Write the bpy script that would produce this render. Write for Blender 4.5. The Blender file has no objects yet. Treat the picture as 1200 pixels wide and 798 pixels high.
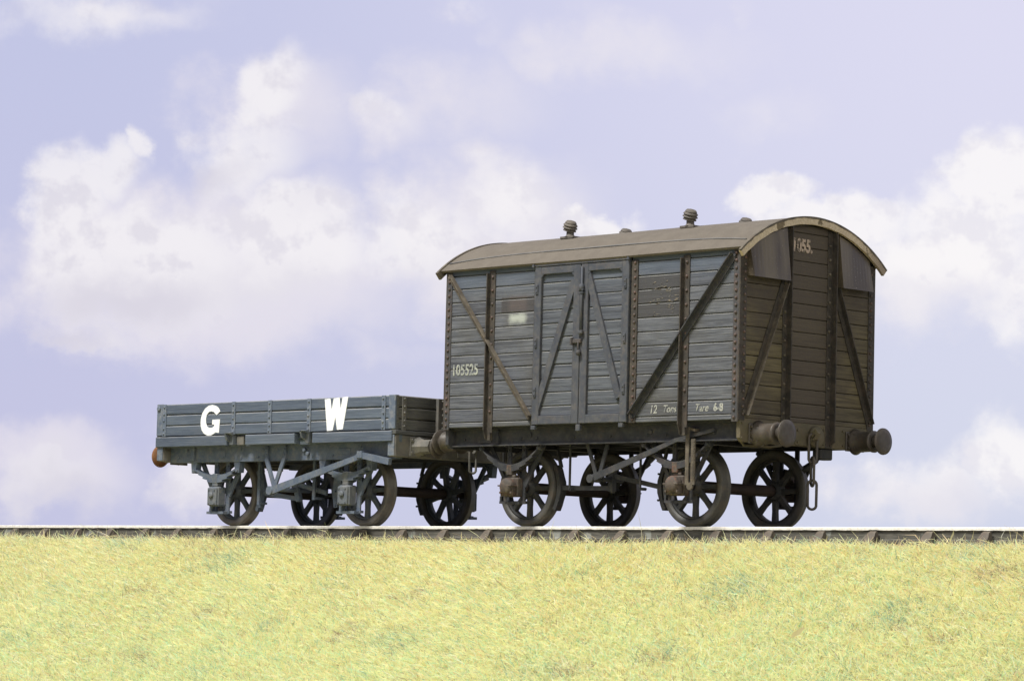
import bpy, bmesh, math, random
import numpy as np
from mathutils import Vector, Matrix
random.seed(7)
sc = bpy.context.scene
COL = sc.collection

# ------------------------------------------------------------------ camera
cam_d = bpy.data.cameras.new("camera")
cam = bpy.data.objects.new("camera", cam_d)
COL.objects.link(cam)
R_ = Vector((0.70243778, 0.71129358, 0.02534949))
U_ = Vector((0.04077248, -0.07577125, 0.99629128))
F_ = Vector((-0.71057636, 0.69879908, 0.08222579))
C_ = Vector((25.8593574, -27.87705309, -0.88377058))
m = Matrix.Identity(4)
for i in range(3):
    m[i][0] = R_[i]; m[i][1] = U_[i]; m[i][2] = -F_[i]; m[i][3] = C_[i]
cam.matrix_world = m
cam_d.sensor_width = 36
cam_d.lens = 3654.675 / 1200 * 36
cam_d.clip_start = 0.5
cam_d.clip_end = 1000
sc.camera = cam

# ------------------------------------------------------------------ world, lamps, exposure
w = bpy.data.worlds.new("World"); sc.world = w; w.use_nodes = True
bg = w.node_tree.nodes["Background"]
bg.inputs[0].default_value = (0.93, 0.95, 1.0, 1); bg.inputs[1].default_value = 0.42


def area(name, loc, target, size, power, col=(1, 1, 1)):
    l = bpy.data.lights.new(name, 'AREA'); l.shape = 'RECTANGLE'
    l.size, l.size_y = size; l.energy = power; l.color = col
    o = bpy.data.objects.new(name, l); COL.objects.link(o)
    o.location = loc
    o.rotation_euler = (Vector(target) - Vector(loc)).to_track_quat('-Z', 'Y').to_euler()
    return o


area("key_softbox", (-3, -17, 27), (-1, -1.6, 0.0), (9, 7), 19000, (1.0, 0.975, 0.94))
area("fill_softbox", (25, -15, 10), (0, 0, 1.2), (8, 8), 2400, (1.0, 0.96, 0.92))
sc.view_settings.view_transform = 'Standard'
sc.view_settings.look = 'None'
sc.view_settings.exposure = 0.0
sc.view_settings.gamma = 1.0
sc.render.engine = 'CYCLES'
sc.cycles.max_bounces = 6


# ------------------------------------------------------------------ materials
class NT:
    def __init__(s, name):
        s.m = bpy.data.materials.new(name); s.m.use_nodes = True
        s.t = s.m.node_tree; s.n = s.t.nodes; s.l = s.t.links
        s.b = s.n["Principled BSDF"]
        s.tc = s.n.new("ShaderNodeTexCoord")

    def new(s, t, **k):
        n = s.n.new("ShaderNode" + t)
        for a, v in k.items(): setattr(n, a, v)
        return n

    def put(s, sock, v):
        if isinstance(v, bpy.types.NodeSocket): s.l.new(v, sock)
        elif isinstance(v, (tuple, list)): sock.default_value = tuple(v) + ((1,) if len(v) == 3 and len(sock.default_value) == 4 else ())
        else: sock.default_value = v

    def mapped(s, scale=(1, 1, 1), loc=(0, 0, 0), src=None):
        n = s.new("Mapping"); s.put(n.inputs[0], src or s.tc.outputs["Object"])
        n.inputs[1].default_value = loc; n.inputs[3].default_value = scale
        return n.outputs[0]

    def noise(s, scale, detail=4, vec=None, rough=0.55, dist=0.0):
        n = s.new("TexNoise"); s.put(n.inputs["Vector"], vec or s.tc.outputs["Object"])
        n.inputs["Scale"].default_value = scale; n.inputs["Detail"].default_value = detail
        n.inputs["Roughness"].default_value = rough; n.inputs["Distortion"].default_value = dist
        return n.outputs[0]

    def ramp(s, fac, a, b, lo=0.0, hi=1.0):
        n = s.new("MapRange"); n.interpolation_type = 'SMOOTHSTEP'
        s.put(n.inputs[0], fac); s.put(n.inputs[1], a); s.put(n.inputs[2], b)
        s.put(n.inputs[3], lo); s.put(n.inputs[4], hi)
        return n.outputs[0]

    def mix(s, fac, a, b, mode='MIX'):
        n = s.new("Mix", data_type='RGBA', blend_type=mode)
        s.put(n.inputs[0], fac); s.put(n.inputs[6], a); s.put(n.inputs[7], b)
        return n.outputs[2]

    def math(s, op, a, b=0.0, c=0.0):
        n = s.new("Math", operation=op)
        s.put(n.inputs[0], a); s.put(n.inputs[1], b); s.put(n.inputs[2], c)
        return n.outputs[0]

    def xyz(s):
        n = s.new("SeparateXYZ"); s.l.new(s.tc.outputs["Object"], n.inputs[0]); return n.outputs

    def attr(s, name):
        n = s.new("Attribute", attribute_name=name); return n

    def finish(s, col, rough=0.75, bump=None, strength=0.3, dist=0.004, spec=0.25):
        s.put(s.b.inputs["Base Color"], col); s.put(s.b.inputs["Roughness"], rough)
        s.b.inputs["Specular IOR Level"].default_value = spec
        if bump is not None:
            n = s.new("Bump"); n.inputs["Strength"].default_value = strength
            n.inputs["Distance"].default_value = dist
            s.put(n.inputs["Height"], bump); s.l.new(n.outputs[0], s.b.inputs["Normal"])
        return s.m


def box_mask(t, P, rng, soft, n):
    """soft box mask in object space; P = xyz outputs; rng = ((axis, lo, hi), ...)"""
    out = None
    for ax, lo, hi in rng:
        q = t.math('ADD', P[ax], t.math('MULTIPLY', t.math('SUBTRACT', n, 0.5), soft * 2))
        mm = t.math('MULTIPLY', t.ramp(q, lo - soft, lo + soft), t.ramp(q, hi - soft, hi + soft, 1.0, 0.0))
        out = mm if out is None else t.math('MULTIPLY', out, mm)
    return out


def wood(name, base, dark, light, along='X', patches=(), topcol=None, dirt=(0.09, 0.075, 0.055), dirt_amt=0.4, grain_s=0.5):
    t = NT(name)
    sc_ = (1.3, 20, 34) if along == 'X' else (20, 1.3, 34)
    offs = t.attr("rnd")
    sep = t.new("CombineXYZ"); t.put(sep.inputs[0], t.math('MULTIPLY', offs.outputs["Fac"], 37.0)); t.put(sep.inputs[1], t.math('MULTIPLY', offs.outputs["Fac"], 23.0))
    va = t.new("VectorMath", operation='ADD'); t.l.new(t.mapped(sc_), va.inputs[0]); t.l.new(sep.outputs[0], va.inputs[1])
    g = t.noise(1.0, 5, va.outputs[0], 0.6, 0.6)
    g2 = t.noise(2.6, 3, va.outputs[0], 0.6, 0.3)
    big = t.noise(1.4, 5)
    fine = t.noise(26, 4)
    c = t.mix(t.ramp(g, 0.36, 0.62), dark, base)
    c = t.mix(t.math('MULTIPLY', t.ramp(g2, 0.5, 0.72), 0.5), c, light)
    c = t.mix(1.0, c, t.mix(offs.outputs["Fac"], (0.83, 0.83, 0.85), (1.13, 1.11, 1.06)), 'MULTIPLY')
    c = t.mix(t.math('MULTIPLY', t.ramp(big, 0.45, 0.72), dirt_amt), c, dirt)
    P = t.xyz()
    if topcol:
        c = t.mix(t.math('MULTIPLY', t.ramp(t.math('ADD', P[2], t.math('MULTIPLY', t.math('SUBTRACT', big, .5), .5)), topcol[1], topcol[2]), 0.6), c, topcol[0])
    for rng, col, amt, soft in patches:
        mk = box_mask(t, P, rng, soft, fine if soft < 0.02 else t.noise(11, 5, None, .7))
        c = t.mix(t.math('MULTIPLY', mk, amt), c, col)
    spk = t.ramp(t.noise(55, 2), 0.68, 0.74)
    c = t.mix(t.math('MULTIPLY', spk, 0.35), c, light)
    h = t.math('ADD', t.math('MULTIPLY', g, 1.0), t.math('MULTIPLY', fine, 0.25))
    return t.finish(c, 0.72, h, grain_s, 0.012)


def metal(name, base, var, rust=None, rust_amt=0.3, rough=0.7, dust=None, dust_amt=0.0, bump=0.35, spec=0.3):
    t = NT(name)
    n1 = t.noise(5, 5); n2 = t.noise(34, 4)
    c = t.mix(t.ramp(n1, 0.38, 0.64), base, var)
    if rust:
        c = t.mix(t.math('MULTIPLY', t.ramp(t.math('ADD', t.math('MULTIPLY', t.noise(8, 4), 0.6), t.math('MULTIPLY', n2, 0.4)), 0.50, 0.62), rust_amt), c, rust)
    if dust:
        c = t.mix(t.math('MULTIPLY', t.ramp(t.noise(13, 4), 0.45, 0.68), dust_amt), c, dust)
    c = t.mix(1.0, c, t.mix(n2, (0.8, 0.8, 0.8), (1.2, 1.2, 1.2)), 'MULTIPLY')
    return t.finish(c, rough, n2, bump, 0.004, spec)


M = {}
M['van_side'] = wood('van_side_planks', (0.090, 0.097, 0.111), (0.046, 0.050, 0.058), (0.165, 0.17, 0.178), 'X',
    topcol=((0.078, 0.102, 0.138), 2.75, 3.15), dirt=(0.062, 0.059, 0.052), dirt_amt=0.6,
    patches=[(((0, -1.46, -0.86), (2, 2.60, 2.79)), (0.046, 0.043, 0.042), 0.92, 0.012),
             (((0, -1.33, -1.02), (2, 2.62, 2.79)), (0.095, 0.075, 0.070), 0.45, 0.05),
             (((0, -1.31, -1.03), (2, 2.47, 2.578)), (0.31, 0.33, 0.29), 0.9, 0.045),
             (((0, 0.82, 1.56), (2, 2.44, 2.93)), (0.044, 0.043, 0.043), 0.92, 0.012)])
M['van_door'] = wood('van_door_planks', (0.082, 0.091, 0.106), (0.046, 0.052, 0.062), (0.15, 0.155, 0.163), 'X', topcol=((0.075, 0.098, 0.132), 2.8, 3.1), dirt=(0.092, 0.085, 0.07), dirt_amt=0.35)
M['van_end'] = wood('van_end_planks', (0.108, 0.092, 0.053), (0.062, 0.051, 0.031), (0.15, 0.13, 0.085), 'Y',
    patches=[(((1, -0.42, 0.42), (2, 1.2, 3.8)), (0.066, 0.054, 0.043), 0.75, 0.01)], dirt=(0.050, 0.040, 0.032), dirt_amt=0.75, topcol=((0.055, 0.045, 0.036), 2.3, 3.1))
M['van_iron'] = metal('van_body_iron', (0.030, 0.027, 0.023), (0.048, 0.041, 0.033), (0.066, 0.042, 0.030), 0.35, dust=(0.095, 0.08, 0.06), dust_amt=0.28)
M['van_brown'] = metal('van_brown_iron', (0.062, 0.053, 0.041), (0.088, 0.075, 0.056), (0.12, 0.08, 0.05), 0.3, dust=(0.17, 0.145, 0.105), dust_amt=0.4)
M['van_iron_blue'] = metal('van_door_timber', (0.042, 0.047, 0.057), (0.057, 0.061, 0.069), (0.082, 0.064, 0.052), 0.3, dust=(0.115, 0.104, 0.088), dust_amt=0.3)
M['van_rust'] = metal('van_corner_iron', (0.045, 0.045, 0.047), (0.060, 0.053, 0.048), (0.082, 0.050, 0.040), 0.4)
M['rivet_rust'] = metal('rusty_rivet', (0.062, 0.050, 0.044), (0.082, 0.056, 0.046), (0.13, 0.068, 0.052), 0.4)
M['van_edge'] = metal('van_plank_edge', (0.18, 0.178, 0.165), (0.12, 0.122, 0.122), (0.09, 0.086, 0.076), 0.4)  # lighter tone for the upward chamfers of the van planks
M['gw_edge'] = metal('wagon_plank_edge', (0.21, 0.21, 0.205), (0.15, 0.162, 0.18), (0.11, 0.125, 0.145), 0.4)
M['end_edge'] = metal('end_plank_edge', (0.13, 0.112, 0.078), (0.10, 0.082, 0.055), (0.16, 0.14, 0.1), 0.3)
M['van_dark'] = metal('van_underframe', (0.026, 0.028, 0.032), (0.040, 0.041, 0.044), (0.07, 0.042, 0.032), 0.22, dust=(0.085, 0.08, 0.072), dust_amt=0.3)
M['van_black'] = metal('van_underframe_black', (0.020, 0.021, 0.022), (0.032, 0.032, 0.031), (0.07, 0.04, 0.028), 0.25)
M['van_olive'] = metal('van_headstock_paint', (0.080, 0.070, 0.042), (0.102, 0.086, 0.054), (0.10, 0.07, 0.045), 0.35)
def hood_mat():
    t = NT('van_hood_metal')
    n = t.noise(1.0, 3, t.mapped((2, 1.9, .35))); n2 = t.noise(30, 4); n3 = t.noise(1.0, 3, t.mapped((4, 5, 1.2)))
    c = t.mix(t.ramp(n, .42, .60), (0.050, 0.039, 0.028), (0.100, 0.082, 0.054))  # paler vertical bands put a highlight into the hood colour
    c = t.mix(t.math('MULTIPLY', t.ramp(n3, .5, .75), .25), c, (0.040, 0.032, 0.024))
    c = t.mix(t.math('MULTIPLY', t.ramp(t.noise(60, 2), .70, .74), .8), c, (0.3, 0.28, 0.24))
    return t.finish(c, 0.42, n2, .08, .002, .45)


M['van_hood'] = hood_mat()
M['buffer'] = metal('buffer_steel', (0.050, 0.043, 0.035), (0.070, 0.059, 0.047), (0.07, 0.045, 0.032), 0.4, rough=0.5, dust=(0.105,0.10,0.095), dust_amt=.25)
M['van_red'] = metal('rusty_axlebox', (0.050, 0.043, 0.036), (0.072, 0.056, 0.045), (0.17, 0.066, 0.036), 0.4, dust=(0.16, 0.14, 0.11), dust_amt=0.4)
M['roof'] = metal('roof_canvas', (0.104, 0.090, 0.073), (0.115, 0.100, 0.081), (0.092, 0.078, 0.062), 0.3, rough=0.85, bump=0.15, spec=0.15)
M['strip'] = metal('roof_strip', (0.105, 0.105, 0.105), (0.13, 0.125, 0.12), rough=0.7)
M['vent'] = metal('ventilator_metal', (0.095, 0.084, 0.070), (0.07, 0.062, 0.053), (0.13, 0.11, 0.088), 0.4)
M['axle'] = metal('axle_rust', (0.042, 0.028, 0.021), (0.03, 0.022, 0.018), (0.06, 0.033, 0.022), 0.5)
M['tyre_van'] = metal('van_tyre', (0.070, 0.066, 0.056), (0.050, 0.049, 0.045), (0.085, 0.060, 0.040), 0.4, rough=0.55)
M['wheel_van'] = metal('van_wheel', (0.030, 0.032, 0.033), (0.042, 0.041, 0.038), (0.08, 0.055, 0.035), 0.3)
M['tyre_gw'] = metal('wagon_tyre', (0.125, 0.115, 0.104), (0.085, 0.08, 0.075), (0.10, 0.07, 0.052), 0.5, rough=0.5)
M['wheel_gw'] = metal('wagon_wheel', (0.06, 0.072, 0.085), (0.08, 0.09, 0.1), (0.09, 0.075, 0.06), 0.3)
GWd = (0.17, 0.17, 0.16)
M['gw_side'] = wood('wagon_planks', (0.086, 0.108, 0.142), (0.062, 0.079, 0.106), (0.140, 0.160, 0.190), 'X', dirt=(0.105, 0.115, 0.128), dirt_amt=0.3, grain_s=0.55)
M['gw_end'] = wood('wagon_end_planks', (0.088, 0.090, 0.088), (0.060, 0.062, 0.062), (0.13, 0.13, 0.12), 'Y', dirt=(0.085, 0.078, 0.062), dirt_amt=0.4)
M['gw_iron'] = metal('wagon_iron', (0.080, 0.102, 0.138), (0.106, 0.128, 0.162), (0.20, 0.19, 0.17), 0.3, dust=(0.27, 0.26, 0.24), dust_amt=0.25)
M['gw_end_iron'] = metal('wagon_end_iron', (0.095, 0.093, 0.085), (0.135, 0.128, 0.112), (0.14, 0.115, 0.09), 0.4)
M['gw_under'] = metal('wagon_underframe', (0.072, 0.093, 0.130), (0.096, 0.118, 0.155), (0.17, 0.155, 0.13), 0.3, dust=(0.17, 0.168, 0.162), dust_amt=0.25)
M['gw_dark'] = metal('wagon_underframe_dark', (0.035, 0.040, 0.046), (0.05, 0.055, 0.06), (0.07, 0.05, 0.04), 0.3)
M['gw_box'] = metal('wagon_axlebox', (0.078, 0.094, 0.115), (0.105, 0.114, 0.122), (0.15, 0.14, 0.125), 0.35, dust=(0.19, 0.185, 0.175), dust_amt=0.35)
M['rust_disc'] = metal('rusty_buffer', (0.16, 0.072, 0.032), (0.21, 0.10, 0.045), (0.15, 0.07, 0.035), 0.5)


def fascia_mat():
    t = NT('fascia_flaking_cream')
    n = t.noise(4.5, 5); n2 = t.noise(30, 4)
    c = t.mix(t.ramp(n2, 0.3, 0.7), (0.36, 0.295, 0.205), (0.46, 0.39, 0.285))
    c = t.mix(t.math('MULTIPLY', t.ramp(n, 0.645, 0.675), 0.9), c, (0.11, 0.085, 0.05))
    P = t.xyz()
    c = t.mix(t.ramp(P[1], 0.85, 1.2), c, (0.24, 0.195, 0.145))
    return t.finish(c, 0.8, n2, 0.3)


def paint_mat(name, col, wear, under, scale=22):
    t = NT(name)
    n = t.noise(scale, 5); n2 = t.noise(60, 3)
    c = t.mix(t.ramp(n, 0.5 - wear * .25, 0.62 - min(0, wear) * .8), col, under) if wear else col
    c = t.mix(1.0, c, t.mix(n2, (0.9, 0.9, 0.9), (1.08, 1.08, 1.08)), 'MULTIPLY')
    return t.finish(c, 0.75)


M['fascia'] = fascia_mat()
M['white'] = paint_mat('white_letters', (0.70, 0.71, 0.70), 0.0, (0.1, 0.1, 0.1))
M['chalk'] = paint_mat('worn_number_paint', (0.30, 0.31, 0.26), 0.25, (0.16, 0.17, 0.17))
M['chalk2'] = paint_mat('worn_data_paint', (0.31, 0.31, 0.27), 0.22, (0.15, 0.16, 0.165), 30)
M['faint'] = paint_mat('scraped_letter_paint', (0.17, 0.145, 0.11), 0.55, (0.09, 0.09, 0.085), 26)
M['pink'] = paint_mat('worn_end_number', (0.36, 0.285, 0.225), 0.05, (0.12, 0.1, 0.08))

# ------------------------------------------------------------------ mesh builder


class MB:
    def __init__(s):
        s.v = []; s.f = []; s.mi = []; s.sm = []; s.rnd = []

    def add(s, vs, fs, mi=0, smooth=False, rnd=None):
        o = len(s.v); s.v += [tuple(p) for p in vs]
        r = random.random() if rnd is None else rnd
        for f in fs:
            s.f.append([o + i for i in f]); s.mi.append(mi); s.sm.append(smooth); s.rnd.append(r)

    def box(s, x0, x1, y0, y1, z0, z1, ch=0.0, mi=0, rnd=None):
        x0, x1 = sorted((x0, x1)); y0, y1 = sorted((y0, y1)); z0, z1 = sorted((z0, z1))
        if ch <= 0:
            vs = [(x, y, z) for x in (x0, x1) for y in (y0, y1) for z in (z0, z1)]
            s.add(vs, [(0, 1, 3, 2), (4, 6, 7, 5), (0, 4, 5, 1), (2, 3, 7, 6), (0, 2, 6, 4), (1, 5, 7, 3)], mi, rnd=rnd); return
        bm = bmesh.new()
        bmesh.ops.create_cube(bm, size=1)
        for q in bm.verts:
            q.co = Vector(((x0 + x1) / 2 + q.co.x * (x1 - x0), (y0 + y1) / 2 + q.co.y * (y1 - y0), (z0 + z1) / 2 + q.co.z * (z1 - z0)))
        bmesh.ops.bevel(bm, geom=bm.edges[:], offset=ch, segments=1, affect='EDGES')
        bm.verts.index_update()
        s.add([q.co[:] for q in bm.verts], [[q.index for q in f.verts] for f in bm.faces], mi, rnd=rnd)
        bm.free()

    def prism(s, poly, fn, t0, t1, mi=0, ch=0.0, rnd=None, smooth=False, emi=None):
        """poly in 2D, fn(a,b,t)->xyz; t1 side optionally chamfered inwards"""
        n = len(poly); c0 = [sum(p[i] for p in poly) / n for i in (0, 1)]
        rings = [(poly, t0)]
        if ch:
            sgn = 1 if t1 > t0 else -1
            ins = []
            for i in range(n):
                p0, p1, p2 = Vector(poly[i - 1]), Vector(poly[i]), Vector(poly[(i + 1) % n])
                d1 = (p1 - p0).normalized(); d2 = (p2 - p1).normalized()
                n1 = Vector((-d1.y, d1.x)); n2 = Vector((-d2.y, d2.x))
                ar = sum(poly[k][0] * poly[(k + 1) % n][1] - poly[(k + 1) % n][0] * poly[k][1] for k in range(n))
                if ar < 0: n1, n2 = -n1, -n2
                nn = (n1 + n2); nn = nn / max(0.3, nn.dot(n1))
                ins.append(tuple(p1 + nn * ch))
            rings += [(poly, t1 - sgn * ch), (ins, t1)]
        else:
            rings += [(poly, t1)]
        vs = [fn(a, b, t) for pl, t in rings for a, b in pl]
        fs = [list(range(n)), list(range((len(rings) - 1) * n, len(rings) * n))]
        s.add(vs, fs, mi, rnd=rnd)
        o = len(s.v) - len(vs); r = s.rnd[-1]
        for k in range(len(rings) - 1):
            for i in range(n):
                j = (i + 1) % n
                up = emi is not None and k == 1 and abs(poly[i][1] - poly[j][1]) < abs(poly[i][0] - poly[j][0]) and poly[i][1] > c0[1]
                s.f.append([o + k * n + i, o + k * n + j, o + (k + 1) * n + j, o + (k + 1) * n + i]); s.mi.append(emi if up else mi); s.sm.append(smooth); s.rnd.append(r)

    def lathe(s, prof, origin, axis, seg=24, mi=0, smooth=True, closed=False):
        """prof: (radius, distance along axis)"""
        a = Vector(axis).normalized(); u = a.orthogonal().normalized(); v = a.cross(u); o = Vector(origin)
        vs = []; fs = []
        for r, h in prof:
            for k in range(seg):
                th = 2 * math.pi * k / seg
                vs.append(o + a * h + (u * math.cos(th) + v * math.sin(th)) * max(r, 1e-4))
        np_ = len(prof)
        for i in range(np_ if closed else np_ - 1):
            j = (i + 1) % np_
            for k in range(seg):
                l = (k + 1) % seg
                fs.append([i * seg + k, i * seg + l, j * seg + l, j * seg + k])
        s.add(vs, fs, mi, smooth)
        if not closed:
            b = len(s.v) - len(vs)
            for i in (0, np_ - 1):
                s.f.append([b + i * seg + k for k in range(seg)]); s.mi.append(mi); s.sm.append(False); s.rnd.append(0.5)

    def cyl(s, p0, p1, r0, r1=None, seg=16, mi=0):
        p0 = Vector(p0); p1 = Vector(p1)
        s.lathe([(r0, 0), (r0 if r1 is None else r1, (p1 - p0).length)], p0, p1 - p0, seg, mi)

    def rivet(s, p, axis, r=0.013, h=0.010, mi=0):
        s.lathe([(r, -0.002), (r * .85, h * .6), (r * .35, h)], p, axis, 8, mi)

    def bolt(s, p, axis, r=0.016, h=0.016, mi=0):
        s.lathe([(r, -0.002), (r, h)], p, axis, 6, mi, smooth=False)

    def tube(s, pts, r, seg=8, closed=False, mi=0):
        P = [Vector(p) for p in pts]; n = len(P); vs = []; fs = []
        up = None
        for i in range(n):
            a = P[(i - 1) % n] if (closed or i > 0) else P[i]
            b = P[(i + 1) % n] if (closed or i < n - 1) else P[i]
            t = (b - a).normalized()
            if up is None: up = t.orthogonal().normalized()
            up = (up - t * up.dot(t)).normalized(); side = t.cross(up)
            for k in range(seg):
                th = 2 * math.pi * k / seg
                vs.append(P[i] + (up * math.cos(th) + side * math.sin(th)) * r)
        for i in range(n if closed else n - 1):
            j = (i + 1) % n
            for k in range(seg):
                l = (k + 1) % seg; fs.append([i * seg + k, i * seg + l, j * seg + l, j * seg + k])
        if not closed:
            fs.append(list(range(seg))); fs.append([(n - 1) * seg + k for k in range(seg)])
        s.add(vs, fs, mi, True)

    def strip(s, pts, wd, y0, y1, mi=0, ch=0.0, fn=None):
        """flat bar following pts (x,z) with width wd (number or list), extruded from y0 to y1"""
        n = len(pts); L = []; R = []
        for i in range(n):
            p = Vector(pts[i]); a = Vector(pts[max(0, i - 1)]); b = Vector(pts[min(n - 1, i + 1)])
            d1 = (p - a).normalized() if i else (b - p).normalized()
            d2 = (b - p).normalized() if i < n - 1 else d1
            n1 = Vector((-d1.y, d1.x)); n2 = Vector((-d2.y, d2.x)); nn = n1 + n2; nn = nn / max(.4, nn.dot(n1))
            ww = wd[i] if isinstance(wd, (list, tuple)) else wd
            L.append(tuple(p + nn * ww / 2)); R.append(tuple(p - nn * ww / 2))
        fn = fn or (lambda a, b, t: (a, t, b))
        # split in quads so concave bars stay clean
        for i in range(n - 1):
            pass
        vs = []; fs = []
        for i in range(n):
            for (q, t) in ((L[i], y0), (R[i], y0), (R[i], y1), (L[i], y1)):
                vs.append(fn(q[0], q[1], t))
        for i in range(n - 1):
            for k in range(4):
                l = (k + 1) % 4; fs.append([i * 4 + k, i * 4 + l, i * 4 + 4 + l, i * 4 + 4 + k])
        fs.append([0, 1, 2, 3]); fs.append([4 * n - 4 + k for k in range(4)])
        s.add(vs, fs, mi)

    def build(s, name, mats, parent=None, label=None):
        me = bpy.data.meshes.new(name)
        me.from_pydata(s.v, [], s.f)
        for mm in (mats if isinstance(mats, (list, tuple)) else [mats]): me.materials.append(mm)
        me.polygons.foreach_set("material_index", s.mi)
        me.polygons.foreach_set("use_smooth", s.sm)
        bm = bmesh.new(); bm.from_mesh(me)
        bmesh.ops.recalc_face_normals(bm, faces=bm.faces[:]); bm.to_mesh(me); bm.free()
        at = me.attributes.new("rnd", 'FLOAT', 'FACE'); at.data.foreach_set("value", s.rnd)
        o = bpy.data.objects.new(name, me); COL.objects.link(o)
        if parent: o.parent = parent
        if label: o["label"] = label
        return o


def tag(o, label=None, cat=None, group=None, kind=None):
    if label: o["label"] = label
    if cat: o["category"] = cat
    if group: o["group"] = group
    if kind: o["kind"] = kind
    return o


def empty(name, loc=(0, 0, 0)):
    o = bpy.data.objects.new(name, None); COL.objects.link(o); o.location = loc
    o.empty_display_size = 0.2
    return o


def rect(a0, a1, b0, b1): return [(a0, b0), (a1, b0), (a1, b1), (a0, b1)]


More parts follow.
